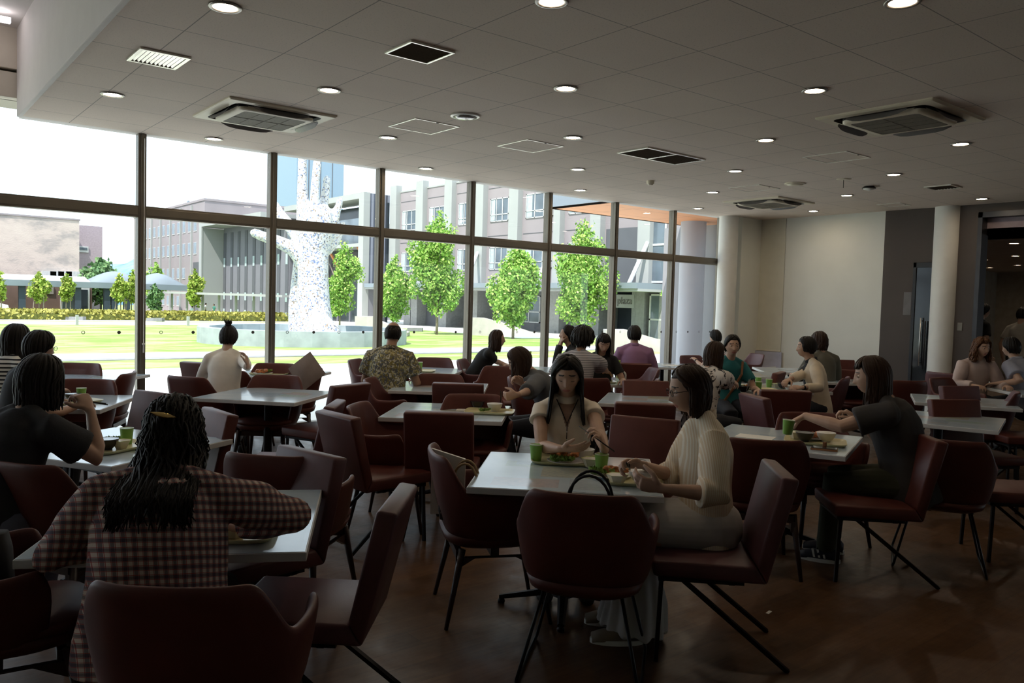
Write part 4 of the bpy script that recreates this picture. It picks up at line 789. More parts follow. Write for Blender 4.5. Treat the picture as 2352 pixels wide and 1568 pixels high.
CL = [('c1', 'A', 378, 1350, 0, 'nearest bucket chair, seen from behind under the woman in the checked shirt'),
('c2', 'A', -60, 1352, 14, 'bucket chair holding a black bag, cut by the bottom left edge of the photograph'),
('c3', 'A', 22, 1062, 20, 'bucket chair of the woman in the black top at the left edge'),
('c4', 'B', 915, 1140, -88, 'empty slab chair pulled out in the front, right of the checked shirt woman'),
('c5', 'B', 715, 1035, -140, 'slab chair facing the checked shirt table with its front turned to us'),
('c6', 'A', 600, 1045, 12, 'bucket chair half hidden behind the slab chair left of centre'),
('c7', 'A', 985, 1030, 78, 'bucket chair with tapered legs holding bags, left of the front table'),
('c8', 'W', 1334, 1135, 12, 'bucket chair on thin wire legs in front of the centre table, seen from behind'),
('c9', 'B', 1790, 1075, -84, 'slab chair of the woman in the striped pale shirt'),
('c10', 'A', 1762, 1010, 8, 'bucket chair behind the striped shirt woman, at the right centre table'),
('c11', 'S', 2128, 1000, -84, 'slab chair of the woman in the dark T-shirt'),
('c12', 'W', 2175, 1010, 25, 'bucket chair on wire legs right behind the woman in the dark T-shirt'),
('c13', 'S', 2455, 985, -84, 'slab chair with only its front half in the frame at the right edge, nearer one'),
('c14', 'S', 2430, 905, -88, 'slab chair partly cut by the right edge, the farther one'),
('c15', 'S', 2190, 917, 172, 'slab chair facing us between the two empty tables at the right'),
('c16', 'A', 2094, 874, -5, 'dark rounded bucket chair just right of the long haired woman'),
('c17', 'A', 2150, 866, 150, 'bucket chair facing us left of the wavy haired woman'),
('c18', 'P', 2158, 855, 60, 'small bucket chair far back beside the round column'),
('c19', 'B', 2202, 886, 165, 'slab chair top behind the farther empty printed table'),
('c20', 'P', 2345, 900, -60, 'plum bucket chair at the right edge beyond the printed tables'),
('c21', 'S', 1482, 925, 4, 'tall slab chair behind the striped shirt woman seen from the back'),
('c22', 'S', 1483, 958, -155, 'narrow slab chair standing between the two women at the centre'),
('c23', 'S', 1483, 874, 176, 'slab chair facing us behind the empty table at centre right'),
('c24', 'S', 1008, 946, 3, 'slab chair seen from behind in front of the grey blouse woman table'),
('c25', 'S', 1052, 880, 3, 'small slab chair seen from behind between the two empty window side tables'),
('c26', 'A', 1087, 903, 175, 'bucket chair facing us behind the grey blouse woman table'),
('c27', 'A', 1012, 857, 178, 'bucket chair facing us behind the farther empty table'),
('c28', 'A', 838, 868, 92, 'bucket chair facing right at the left side of the empty table, seen side on'),
('c29', 'P', 806, 824, 100, 'bucket chair left of the man in the patterned shirt by the window'),
('c30', 'A', 878, 841, 22, 'bucket chair of the man in the patterned shirt'),
('c31', 'P', 998, 820, 178, 'bucket chair facing us across from the man in the patterned shirt'),
('c32', 'P', 1052, 824, 100, 'bucket chair between the bald man and the black polo woman'),
('c33', 'S', 806, 882, -60, 'slab chair leaning view left of the side on bucket chair'),
('c34', 'S', 775, 950, 48, 'slab chair facing right in the left centre, its empty seat toward us'),
('c35', 'A', 806, 926, 98, 'bucket chair behind the slab chair in the left centre'),
('c36', 'A', 640, 860, 180, 'bucket chair facing us behind the empty left centre table'),
('c37', 'B', 770, 925, -92, 'slab chair whose dark blue lit seat shows beside the black pedestal'),
('c38', 'A', 418, 864, 20, 'bucket chair left of the empty left centre table'),
('c39', 'A', 512, 850, 12, 'dark bucket chair behind the woman in the white cardigan'),
('c40', 'S', 456, 832, 20, 'slab chair just left of the woman in the white cardigan'),
('c41', 'S', 505, 943, -130, 'wide slab chair right of the table corner in front of the hair clip woman'),
('c42', 'S', 362, 900, -150, 'slab chair behind the head of the woman with the hair clip'),
('c43', 'A', 308, 854, -100, 'dark bucket chair left of the first mullion facing left'),
('c44', 'A', 212, 869, 178, 'bucket chair facing us behind the table with the green cup'),
('c45', 'A', 190, 832, 180, 'bucket chair nearest the window at the far left'),
('c46', 'A', 742, 845, -105, 'bucket chair with a grey cushion on it by the window'),
('c47', 'A', 636, 833, 178, 'bucket chair facing us behind the white cardigan woman table'),
('c48', 'S', 1455, 834, 8, 'slab chair of the person in the purple shirt'),
('c49', 'P', 1512, 845, -95, 'bucket chair right of the person in the purple shirt'),
('c50', 'A', 1513, 872, -70, 'bucket chair behind the striped shirt woman head'),
('c51', 'P', 1580, 815, 150, 'bucket chair farthest by the outside column view'),
('c52', 'P', 1746, 812, -105, 'plum bucket chair beside the lavender panel'),
('c53', 'S', 1928, 826, 175, 'small slab chair against the white wall'),
('c54', 'A', 1940, 848, 178, 'bucket chair facing us behind the bag table near the white wall'),
('c55', 'P', 1952, 866, -60, 'bucket chair holding a bag behind the long haired woman'),
('c56', 'S', 1805, 896, 4, 'tall slab chair seen from behind at the cup crowded table'),
('c57', 'B', 1732, 908, 80, 'narrow side view slab chair left of the tall slab chair'),
('c58', 'A', 1850, 945, 178, 'bucket chair facing us behind the dark T-shirt woman table'),
('c59', 'A', 1155, 840, -175, 'bucket chair between the black polo woman and the grey blouse woman'),
('c60', 'A', 1168, 862, 100, 'bucket chair side on just left of the grey blouse woman head'),
('c61', 'A', 1358, 868, -15, 'bucket chair under the curly haired man'),
('c62', 'S', 1790, 855, -60, 'dark slab chair behind the cup crowded table')]
for a in CL: chair(*a)
p = az(-8, 1412, .45); CH['c2'].location = (p.x, p.y, 0); CH['c2'].rotation_euler = (0, 0, -(YAW+R(58)))
# ------------------------------------------------------------------ people
V3 = Vector
def skinm(name, c): t = NT(name); v = t.co(); t.col(t.ramp(t.noise(v, 12, 3), [(.3, tuple(x*.9 for x in c)), (.7, tuple(x*1.06 for x in c))])); t.b.inputs['Subsurface Weight'].default_value = 0; return t.done(.5, 0, .4)
M_skin = skinm('skin', (.52, .33, .24)); M_skin2 = skinm('tanned skin', (.40, .23, .15)); M_lip = pm('lips', (.40, .15, .13), .4); M_brow = pm('eyebrow hair', (.03, .02, .018), .6)
def hairm(name, a, b, ro=.5):
    t = NT(name); i = t.n('ShaderNodeNewGeometry'); f = t.noise(t.co(scale=(60, 60, 6)), 3, 2); t.col(t.mix(f, a, b)); return t.done(ro, 0, .22)
M_hb = hairm('black hair', (.006, .005, .005), (.018, .014, .012)); M_hbr = hairm('dark brown hair', (.020, .010, .007), (.050, .026, .016)); M_ha = hairm('auburn hair', (.07, .028, .012), (.15, .065, .028))
def striped(name, c1, c2, n, axis=2, frac=.5, rough=.8):
    t = NT(name); x = t.sep(t.co())[axis]; f = t.mth('LESS_THAN', t.mth('FRACT', t.mth('MULTIPLY', x, n)), frac); t.col(t.mix(f, c1, c2)); t.bump(t.noise(t.co(), 30, 3), .3, .004); return t.done(rough, 0, .2)
def plaid():
    t = NT('checked cotton'); x, y, z = t.sep(t.co()); w = t.noise(t.co(), 3.0, 2); 
    def st(c, off, lo, hi): f = t.mth('FRACT', t.mth('ADD', t.mth('MULTIPLY', t.mth('ADD', c, t.mth('MULTIPLY', w, .02)), 36), off)); return t.mth('MULTIPLY', t.mth('GREATER_THAN', f, lo), t.mth('LESS_THAN', f, hi))
    base = (.62, .52, .45); c = base
    for ax in (t.mth('ADD', x, t.mth('MULTIPLY', y, .55)), t.mth('ADD', z, t.mth('MULTIPLY', y, .3))):
        c = t.mix(t.mth('MULTIPLY', st(ax, 0, .0, .36), .72), c, (.040, .022, .050)); c = t.mix(t.mth('MULTIPLY', st(ax, 0, .40, .48), .8), c, (.30, .03, .03)); c = t.mix(t.mth('MULTIPLY', st(ax, 0, .90, .97), .8), c, (.30, .03, .03))
    t.col(c); t.bump(t.noise(t.co(), 25, 3), .3, .004); return t.done(.85, 0, .15)
def blot(name, base, cols, sc, thr=.55, dist=1.5):
    t = NT(name); v = t.co(); c = base
    for k, cc in enumerate(cols): c = t.mix(t.ramp(t.noise(t.co(loc=(k*3.1, k*1.7, k)), sc*(1+.3*k), 3, .6, dist), [(thr, 0), (thr+.02, 1)]), c, cc)
    t.col(c); return t.done(.8, 0, .2)
M_navyc = pm('navy cloth', (.012, .014, .022), .85, bump=.2, bsc=40); M_blkc = pm('black cloth', (.010, .010, .012), .85, bump=.2, bsc=40); M_shoe = pm('dark shoe', (.02, .02, .022), .6)
def ik(a, w, l1, l2, pole):
    d = w-a; L = d.length
    if L > (l1+l2)*.995: w = a+d*((l1+l2)*.995/L); d = w-a; L = d.length
    u = d/L; x = (l1*l1-l2*l2+L*L)/(2*L); h = math.sqrt(max(0, l1*l1-x*x)); p = pole-u*pole.dot(u); p.normalize(); return a+u*x+p*h, w
def hand(mb, W, f, n, side, curl, s, spread=1.0, n_=8, thumb=.35, point=0):
    f = f.normalized(); n = (n-f*n.dot(f)).normalized(); t = f.cross(n)*side
    mb.tube([W-f*.02*s, W+f*.015*s, W+f*.05*s, W+f*.085*s], [x*s for x in (.024, .028, .039, .039)], 12, side=t, rb=[x*s for x in (.019, .018, .016, .012)], round_=True)
    for k in range(4):
        L = (.93, 1.03, .97, .76)[k]*s; b = W+f*(.080-.004*abs(k-1))*s+t*(.0285-.0195*k)*s; p = [b]; a = 0; cu = curl*(1+.12*k) if not (point and k == 0) else curl*.2
        for sg, m_ in ((.044, .75), (.027, 1.1), (.021, .8)):
            a += cu*m_; p.append(p[-1]+(f*math.cos(a)+n*math.sin(a)+t*(1.5-k)*.07*spread).normalized()*sg*L)
        r0 = (.0098 if k < 3 else .0086)*s; mb.tube(p, [r0, r0*.97, r0*.88, r0*.70], n_, side=t, round_=True)
    b = W+f*.022*s+t*.026*s; d1 = (f*.60+t*.70+n*thumb).normalized(); d2 = (f*.85+t*.25+n*(thumb+.15)).normalized(); p = [b, b+d1*.040*s, b+d1*.040*s+d2*.032*s, b+d1*.040*s+d2*.032*s+(d2+n*.15).normalized()*.024*s]
    mb.tube(p, [x*s for x in (.015, .0125, .0108, .0085)], n_, round_=True)
def headpts(M, s, nx=44, nz=34, male=False):
    th = np.linspace(0, 2*np.pi, nx, endpoint=False); rings = []
    for ph in np.linspace(.04, np.pi-.05, nz):
        Z = math.cos(ph); r = math.sin(ph)**.92; x = .0735*r*np.sin(th); y = .093*r*np.cos(th); z = np.full(nx, .113*Z)
        if Z < 0:
            k = sm(-Z*1.15); x = x*(1-.22*k); y = np.where(y > 0, y+.010*k*(y/.093), y*(1-.30*k))
        F = np.clip((y/.093-.15)/.45, 0, 1); F = F*F*(3-2*F); ax = np.abs(x); g = lambda u, v: np.exp(-u*u-v*v)
        y = y-F*.007*g(0*x, (z-.045)/.05)*0
        y = y-F*.0105*g((ax-.031)/.015, (z-.004)/.012)+F*.004*g((ax-.028)/.022, (z-.025)/.008)
        na = np.clip((.020-z)/.055, 0, 1); on = np.where(z > -.040, 1., np.clip(1-( -.040-z)/.007, 0, 1)); y = y+F*on*(z < .022)*(.004+.020*na**1.2)*np.exp(-(x/(.0075+.0065*na))**2)
        y = y+F*(.0065*g(x/.025, (z+.066)/.009)-.0045*g(x/.023, (z+.0655)/.0022)+.007*g(x/.020, (z+.094)/.014)+.004*g((ax-.042)/.02, (z+.018)/.022))
        rings.append([M @ V3((float(a)*s, float(b)*s, float(c)*s)) for a, b, c in zip(x, y, z)])
    return rings
def scalp(ps, ph, vol):   # direction on the scalp: ps azimuth from front, ph polar from crown
    return V3(((.0735+vol)*math.sin(ph)*math.sin(ps), (.094+vol)*math.sin(ph)*math.cos(ps)-.004, (.113+vol*1.1)*math.cos(ph)))
def hair(parent, hc, Mh, s, st, mat, seed=1):
    rs = random.Random(seed); mb = MB(); vol = st.get('vol', .012); L = st.get('len', None); fringe = st.get('fringe', 0); curl = st.get('curl', 0)
    def hl(ps):  # hairline polar angle
        a = abs(((ps+math.pi) % (2*math.pi))-math.pi); 
        fr = st.get('front', 58); return R(fr+(92-fr)*sm((a-.75)/.55)+(128-92)*sm((a-1.35)/.6)) if not st.get('bald') else R(75+45*sm((a-1.0)/.7))
    rings = []
    N = 30
    for i in range(9):
        t_ = (i+.15)/8.15; rings.append([Mh @ (scalp(2*math.pi*j/N, hl(2*math.pi*j/N)*t_, .0045)*s) for j in range(N)])
    inner = [[Mh @ (scalp(2*math.pi*j/N, hl(2*math.pi*j/N)*t_, -.006)*s) for j in range(N)] for t_ in (1, .6, .15)]
    if not st.get('bald'): mb.loft(rings+inner, True)
    else:
        band = [[Mh @ (scalp(2*math.pi*j/N, max(R(50), hl(2*math.pi*j/N)*t_ if abs(((2*math.pi*j/N+math.pi) % (2*math.pi))-math.pi) > 1.0 else R(74)), v_)*s) for j in range(N)] for t_, v_ in ((.38, .001), (.6, .005), (.8, .006), (1, .002), (1, -.004))]
        mb.loft(band, False)
    n = st.get('n', 110)
    for k in range(n):
        ps = -math.pi+2*math.pi*(k+rs.random())/n; a = abs(ps); sg = 1 if ps > 0 else -1
        if st.get('bald') and a < 1.2: continue
        ph0 = R(rs.uniform(4, 30)) if not st.get('bald') else R(rs.uniform(58, 85)); tgt = ps; fr_ = st.get('frw', 1.0)
        if (a < fr_ and not fringe) or (fringe and fr_ <= a < 1.25): tgt = sg*(st.get('part', 1.3)+.35*rs.random()); 
        short = L is None; phe = min(hl(tgt), R(96)) if not short else hl(tgt)*rs.uniform(.92, 1.02)
        if a < fr_ and fringe: phe = R(fringe+rs.uniform(-3, 3))
        hang = (not short) and not (a < fr_ and fringe)
        pts = []; m_ = 7; v = vol*rs.uniform(.55, 1.15)
        for i in range(m_):
            t_ = i/(m_-1); ph = ph0+(phe-ph0)*t_; q = ps+(tgt-ps)*t_**.9; j = curl*.012
            pts.append(Mh @ (scalp(q, ph, v*(.6+.5*math.sin(min(1, t_*1.4)*1.57)))*s)+V3((rs.uniform(-j, j), rs.uniform(-j, j), rs.uniform(-j, j))))
        w = [st.get('w', .0125)*s]*m_; w[0] *= .5
        if hang:
            p = pts[-1]; zt = hc.z+L*rs.uniform(.9-st.get('rag', 0), 1.06+st.get('rag', 0)*.2); bk = (Mh.to_3x3() @ V3((math.sin(tgt), math.cos(tgt), 0))); c0 = hc-(Mh.to_3x3() @ V3((0, .02, 0)))
            H = max(.02, p.z-zt); 
            for i in range(1, 7):
                t_ = i/6; inw = st.get('inw', .10)*t_*t_; q = p+V3((0, 0, -H*t_)); c_ = V3((c0.x, c0.y, q.z)); q = q+(c_-q)*inw+V3((rs.uniform(-1, 1), rs.uniform(-1, 1), 0))*(.003+curl*.016)
                if curl: q += V3((math.sin(t_*9+k), math.cos(t_*8+k*2), 0))*.010*curl
                fw = st.get('fwd', 0)*t_; q += (Mh.to_3x3() @ V3((0, fw if abs(tgt) < 1.9 else 0, 0)))
                if 'cover' in st:
                    nb_, ln_ = st['nb'], st['ln']; k_ = sm((nb_.z+.06-q.z)/.10); yb = nb_.y-max(0, nb_.z-q.z)*ln_-st['cover']*(1-.25*min(1, (q.x-nb_.x)**2/.04))-rs.uniform(.0, .012); q.y = q.y+(min(q.y, yb)-q.y)*k_
                pts.append(q); w.append(st.get('w', .0125)*s*(1-.15*t_))
            w[-1] *= .35
        else: w[-1] *= .35; w[-2] *= .8
        mb.tube(pts, w, 6, rb=[x*.45 for x in w], side=(Mh.to_3x3() @ V3((math.cos(ps), -math.sin(ps), 0))))
    if st.get('bun'):
        b = Mh @ V3((0, -.045*s, .115*s)); mb.sphere(b, (.032, .03, .028), 12, 8)
        for k in range(9): a = k*.7; mb.tube([b, b+V3((math.cos(a)*.03, math.sin(a)*.025, .02+.01*(k % 3))), b+V3((math.cos(a)*.035, math.sin(a)*.02, .045+.015*(k % 2)))], [.012, .009, .002], 6)
    if st.get('side_tuft'): pass
    return mb.build('hair', mat, parent, smooth=True)
def folds(amp, seed=0):
    rs = np.random.RandomState(seed); K = rs.normal(size=(7, 3))*np.array([16, 16, 9]); ph = rs.uniform(0, 6, 7)
    return lambda co: amp*sum(np.sin(co @ K[i]+ph[i]+1.2*np.sin(co @ K[(i+3) % 7]*.6)) for i in range(7))/2.6
PEOPLE = {}
def person(key, px, py, phi, lb, name='person', **o):
    g = o.get; s = g('s', .95); lean = R(g('lean', 6)); stand = g('stand'); lod = g('lod', 0); vx = (.0105, .0075, .0048)[lod]
    hz = (.90*s if stand else .545); hz = g('hipz', hz); hip = V3((0, 0, hz)); bend = R(g('bend', 6)); sx_ = R(g('roll', 0))
    d1 = V3((math.sin(sx_), math.sin(lean), math.cos(lean))).normalized(); d2 = V3((math.sin(sx_)*.8, math.sin(lean+bend), math.cos(lean+bend))).normalized(); d3 = V3((0, math.sin(lean+bend*2+R(g('neck', 8))), math.cos(lean+bend*2+R(g('neck', 8))))).normalized()
    bw = g('bulk', 1.0); waist = hip+d1*.17*s; chest = waist+(d1+d2).normalized()*.17*s; nb = chest+d2*.155*s; hb = nb+d3*.085*s
    Hr = Matrix.Rotation(-R(g('hy', 0)), 4, 'Z') @ Matrix.Rotation(R(g('hroll', 0)), 4, 'Y') @ Matrix.Rotation(-R(g('hp', 8)), 4, 'X')
    hc = hb+Hr.to_3x3() @ V3((0, .018, .088))*s; Mh = Matrix.Translation(hc) @ Hr
    zhead = hc.z+g('dz', 0); base = g('base', None)
    if base is not None: P = base
    else: P = az(px, py, hc.z) if not g('depth') else None
    if g('depth'): P = dep(px, py, g('depth')); P = V3((P.x, P.y, P.z))
    h = YAW+R(phi); rot = Matrix.Rotation(-h, 3, 'Z'); loc = V3((P.x, P.y, 0))-rot @ V3((hc.x, hc.y, 0)); loc.z = g('z0', 0)
    if g('depth'): loc.z = P.z-hc.z
    root = empty(name, loc, -h, label=lb, cat='person'); PEOPLE[key] = (root, loc, rot)
    skin = g('skin', M_skin); b = MB(); c = MB()
    # torso under the clothes
    b.tube([hip-d1*.06*s, hip, waist, chest, nb-d2*.05*s, nb, hb, hb+d3*.05*s], [x*s for x in (.13, .145, .118, .135, .115, .056, .049, .052)], 18, side=(1, 0, 0), rb=[x*s for x in (.10, .11, .09, .095+g('chest', 0), .066+g('chest', 0), .053, .052, .055)], round_=True)
    b.loft(headpts(Mh, s, male=g('male')))
    for sd in (-1, 1): b.sphere(Mh @ V3((sd*.0745*s, -.006*s, -.006*s)), (.009*s, .017*s, .029*s), 10, 8)
    J = {}
    for sd, kk in ((1, 'r'), (-1, 'l')):
        sh = nb-d2*.062*s+V3((sd*.160*s*(1+.5*(bw-1)), -.005, 0)); hd = g(kk+'h', None) or {}
        if 'w' in hd: hd = dict(hd); hd['p'] = rot.transposed() @ (az(*hd['w'])-loc)
        w = V3(hd.get('p', (sd*.19, .36, .735) if not stand else (sd*.26, .04, hz-.05)))
        pole = V3(hd.get('pole', (sd*.55, -.5, -.9))); el, w = ik(sh, w, .275*s, .245*s, pole); f = V3(hd['d']) if 'd' in hd else (w-el).normalized(); n = V3(hd.get('n', (0, 0, -1) if not stand else (-sd, 0, 0)))
        b.tube([sh, sh.lerp(el, .45), el, el.lerp(w, .25), el.lerp(w, .7), w], [x*s*bw**.5 for x in (.046, .044, .036, .039, .030, .0245)], 12, rb=[x*s*bw**.5 for x in (.046, .044, .037, .038, .028, .021)], round_=True)
        hand(b, w+f.normalized()*.012, f, n, sd, hd.get('curl', .45), s, hd.get('spread', 1), 8 if lod else 6, hd.get('thumb', .35), hd.get('point', 0)); J[kk] = (sh, el, w)
    # legs
    tr = MB(); shoes = []
    for sd in (-1, 1):
        if stand: kn = V3((sd*.095*s, .03, .48*s)); an = V3((sd*.10*s, .0, .08))
        else: kn = V3((sd*g('knee', .11), .41*s+g('kf', 0), .50)); an = V3((sd*g('knee', .11)*1.0, .41*s+g('kf', 0)+g('ank', -.06), .09))
        J['k%d' % sd] = kn; hj = hip+V3((sd*.085*s, 0, -.02)); tw = g('trw', 1.0)
        b.tube([hj, hj.lerp(kn, .5), kn, kn.lerp(an, .3), kn.lerp(an, .75), an], [x*s for x in (.085, .072, .052, .054, .042, .036)], 12, round_=True)
        tr.tube([hj, hj.lerp(kn, .5), kn+V3((0, .005, 0)), kn.lerp(an, .5), an+V3((0, 0, .02))], [x*s*tw for x in (.108, .094, .076, .066, .062)], 16, round_=True)
        shoes.append(an)
    tr.tube([hip-V3((0, 0, .07)), hip+d1*.06], [.165*s*bw, .155*s*bw], 18, rb=[.135*s*bw, .125*s*bw], round_=True)
    if g('skirt'):
        ka = (J['k1']+J['k-1'])/2; sw = g('skirt'); tr = MB(); rows = []
        for c_, rx_, ry_ in ((hip+V3((0, -.03, -.02)), .185, .15), (hip+V3((0, .10, -.02)), .19, .125), (hip+V3((0, .28, -.01)), .185, .115), (ka+V3((0, .02, -.01)), .18, .11)): rows.append((c_, rx_, ry_))
        tr.tube([r0[0] for r0 in rows], [r0[1]*s for r0 in rows], 28, side=(1, 0, 0), rb=[r0[2]*s for r0 in rows], round_=True)
        tr.tube([ka+V3((0, -.02, 0)), ka+V3((0, -.05, -.18)), ka+V3((0, -.07, -.34)), ka+V3((0, -.06, -.455))], [.145*s, .165*s, .19*s, .215*s*sw], 40, side=(1, 0, 0), rb=[.095*s, .125*s, .15*s, .165*s*sw], round_=False)
    me = remesh(b, 'body', vx, 1 if lod == 2 else 1); bo = mobj('body', me, [skin, M_lip, M_brow], root)
    if lod >= 1:
        Mi = Mh.inverted(); mi = np.zeros(len(me.polygons), 'i'); cen = np.empty(len(me.polygons)*3); me.polygons.foreach_get('center', cen); cen = cen.reshape(-1, 3); A = np.array(Mi); L_ = (cen @ A[:3, :3].T+A[:3, 3])/s
        fr = L_[:, 1] > .05; ax = np.abs(L_[:, 0]); mi[fr & (ax < .023*(1-((L_[:, 2]+.066)/.014)**2)) & (np.abs(L_[:, 2]+.066) < .0095)] = 1
        bz = .030+.004*np.cos(ax*60); mi[fr & (ax > .014) & (ax < .050) & (np.abs(L_[:, 2]-bz) < .0032)] = 2; me.polygons.foreach_set('material_index', mi)
        eb = MB()
        for sd in (-1, 1):
            if g('eyes', 1) == 1: 
                e = MB().sphere((0, 0, 0), .0125*s, 12, 8); q = e.build('eye', [M_eye], root, smooth=True); q.matrix_local = Matrix.Translation(Mh @ V3((sd*.031*s, .0715*s, .003*s)))
                ir = MB().sphere((0, 0, 0), .0058*s, 10, 6).build('iris', M_brow, q, smooth=True); ir.matrix_local = Matrix.Translation(Hr.to_3x3() @ V3((0, .0085*s, -.001)))
                for up in (.0062, -.0058): eb.tube([Mh @ (V3((sd*(.031+u*.016), .0845-.006*u*u-(.003 if up < 0 else 0), .003+up*(1-u*u)))*s) for u in (-1, -.5, 0, .5, 1)], [.0012, .0022, .0026, .0022, .0012], 6)
            else: eb.tube([Mh @ (V3((sd*(.031+u*.016), .0835-.005*u*u, -.004-.002*(1-u*u)))*s) for u in (-1, -.5, 0, .5, 1)], [.0008, .0014, .0016, .0016, .001], 6)
        eb.build('eyelid', [M_brow] if g('eyes', 1) != 1 else [skin], root, smooth=True)
    # shirt
    fl = g('flare', 1.0); ln = g('hem', .10); tp_ = hip-d1*ln*s
    c.tube([tp_, hip, waist, chest, nb-d2*.07*s, nb-d2*.022*s, nb+d2*.008], [x*s*bw for x in (.172*fl, .170*fl, .150*fl, .160, .150, .098, .062/bw)], 24, side=(1, 0, 0), rb=[x*s*bw for x in (.142*fl, .137*fl, .122*fl, .128, .114, .090, .062/bw)])
    for sd, kk in ((1, 'r'), (-1, 'l')):
        sh, el, w = J[kk]; sl_ = g('sleeve', 'short'); rr = .062*s*g('loose', 1)*bw**.5
        sh0 = sh+V3((-sd*.05*s, 0, -.03)); c.tube([nb+d2*.004+V3((sd*.03, 0, 0)), sh+V3((-sd*.03*s, 0, .012)), sh], [.046*s, .052*s*bw, .056*s*bw], 14, rb=[.05*s, .058*s*bw, .058*s*bw], round_=True)
        if sl_ == 'long': c.tube([sh0, sh, sh.lerp(el, .5), el, el.lerp(w, .5), el.lerp(w, g('cuff', .93))], [rr*.8, rr*.95, rr*.93, rr*.84, rr*.74, rr*.66], 16, round_=False)
        elif sl_ == 'half': c.tube([sh0, sh, sh.lerp(el, .5), el, el.lerp(w, .30)], [rr*.8, rr*.95, rr*1.0, rr*.98, rr*.9], 16)
        elif sl_ == 'cap': c.tube([sh0, sh, sh.lerp(el, .30)], [rr*.8, rr*.95, rr*1.04], 16)
        else: c.tube([sh0, sh, sh.lerp(el, .42), sh.lerp(el, .66)], [rr*.8, rr*.96, rr*1.03, rr*1.08], 16)
    cm = mobj('shirt', remesh(c, 'shirt', vx*1.25, g('smooth', 6 if lod < 2 else 9), folds(g('fold', .0035), hash(key) % 97 if False else len(key)*7+ord(key[-1]))), g('shirt', M_blkc), root)
    if g('vneck') or g('front'):
        me_ = cm.data; vs = [v.co.copy() for v in me_.vertices]; zt = nb.z-g('vneck', 0)
        if g('front'):
            me_.materials.append(g('front'))
            for p_ in me_.polygons:
                c_ = p_.center
                if c_.y > nb.y-.08 and abs(c_.x) < .055 and p_.normal.y > .2 and c_.z > hip.z+.03: p_.material_index = 1
        else:
            keep = [tuple(p_.vertices) for p_ in me_.polygons if not (p_.center.z > zt and abs(p_.center.x) < .006+.040*(p_.center.z-zt)/g('vneck') and p_.normal.y > .1 and p_.center.y > nb.y-.03)]
            m2 = bpy.data.meshes.new('shirt'); m2.from_pydata(vs, [], keep); m2.materials.append(me_.materials[0]); m2.shade_smooth(); cm.data = m2
    if g('collar'): 
        cc = nb+d2*.012; rg_ = []
        for r1, z1 in ((.062, -.012), (.068, .0), (.061, .034), (.056, .034), (.056, -.01)): rg_.append([cc+V3((r1*s*math.cos(2*math.pi*j/24), r1*s*.98*math.sin(2*math.pi*j/24), z1*s+.012*math.sin(2*math.pi*j/24)*-1)) for j in range(24)])
        MB().loft(rg_, False).build('collar', g('collar') if not isinstance(g('collar'), int) else g('shirt', M_blkc), root, smooth=True)
    fo = folds(.004, 5) if not g('skirt') else (lambda co: .011*np.sin(np.arctan2(co[:, 0], co[:, 1]-.36)*13+co[:, 2]*3)*np.clip((.5-co[:, 2])/.4, 0, 1))
    mt = remesh(tr, 'trousers', vx*1.3, 2, fo); mobj('skirt' if g('skirt') else 'trousers', mt, g('trousers', M_navyc), root)
    if not g('noshoe'):
        for an in shoes:
            y0 = an.y; m = MB(); m.loft([[(an.x+.048*s*math.cos(a)*k, y0+yy, max(.0, zz+hh*math.sin(a))) for a in [2*math.pi*j/14 for j in range(14)]] for yy, k, zz, hh in ((-.075, .55, .035, .033), (-.055, .85, .045, .045), (0, .9, .05, .05), (.06, 1.0, .036, .036), (.12, 1.0, .028, .028), (.165, .7, .022, .022))]); m.build('shoe', g('shoemat', M_shoe), root, smooth=True)
            if g('sole'): MB().loft([[(an.x+.050*s*math.cos(a)*k, y0+yy, z_) for a in [2*math.pi*j/14 for j in range(14)] for yy in (0,)][:0] or [(an.x+.051*s*math.cos(a), y0+.045+.128*math.sin(a), z_) for a in [2*math.pi*j/20 for j in range(20)]] for z_ in (0, .022) for k in (1,)]).build('sole', M_white, root)
    hst = dict(g('hair', {}), nb=nb, ln=math.tan(lean+bend*.5)); hair(root, hc, Mh, s, hst, g('hairmat', M_hb), seed=ord(key[-1])+len(key)*3)
    if g('glasses'):
        m = MB()
        for sd in (-1, 1):
            m.tube([Mh @ (V3((sd*.033+.021*math.cos(a), .098, .002+.016*math.sin(a)))*s) for a in [2*math.pi*j/16 for j in range(17)]], .0016, 6); m.tube([Mh @ (V3((sd*.054, .096, .006))*s), Mh @ (V3((sd*.078, .06, .006))*s), Mh @ (V3((sd*.080, -.005, .004))*s)], .0015, 6)
        m.tube([Mh @ (V3((-.012, .098, .004))*s), Mh @ (V3((.012, .098, .004))*s)], .0014, 6); m.build('glasses', M_steel, root, smooth=True)
    root['_'] = 0; del root['_']
    return root, hc, Mh, J
def w2(key, v): r_, l_, rot = PEOPLE[key]; return l_+rot @ V3(v)
def l2(key, p): r_, l_, rot = PEOPLE[key]; return rot.transposed() @ (V3(p)-l_)
M_eye = pm('eye white', (.7, .68, .64), .25, var=.02)
BOB = dict(len=-.14, vol=.016, inw=.12, n=120); LONG = dict(len=-.30, vol=.016, n=130, inw=.10); SHORT = dict(vol=.012, n=120, w=.011); 
cream = pm('cream blouse', (.80, .71, .60), .8, var=.04, bump=.2, bsc=30); stripe_p = striped('pale striped cotton', (.74, .60, .43), (.84, .76, .64), 105, 1, .42)
P = {}
def pp(*a, **k): P[a[0]] = person(*a, **k)
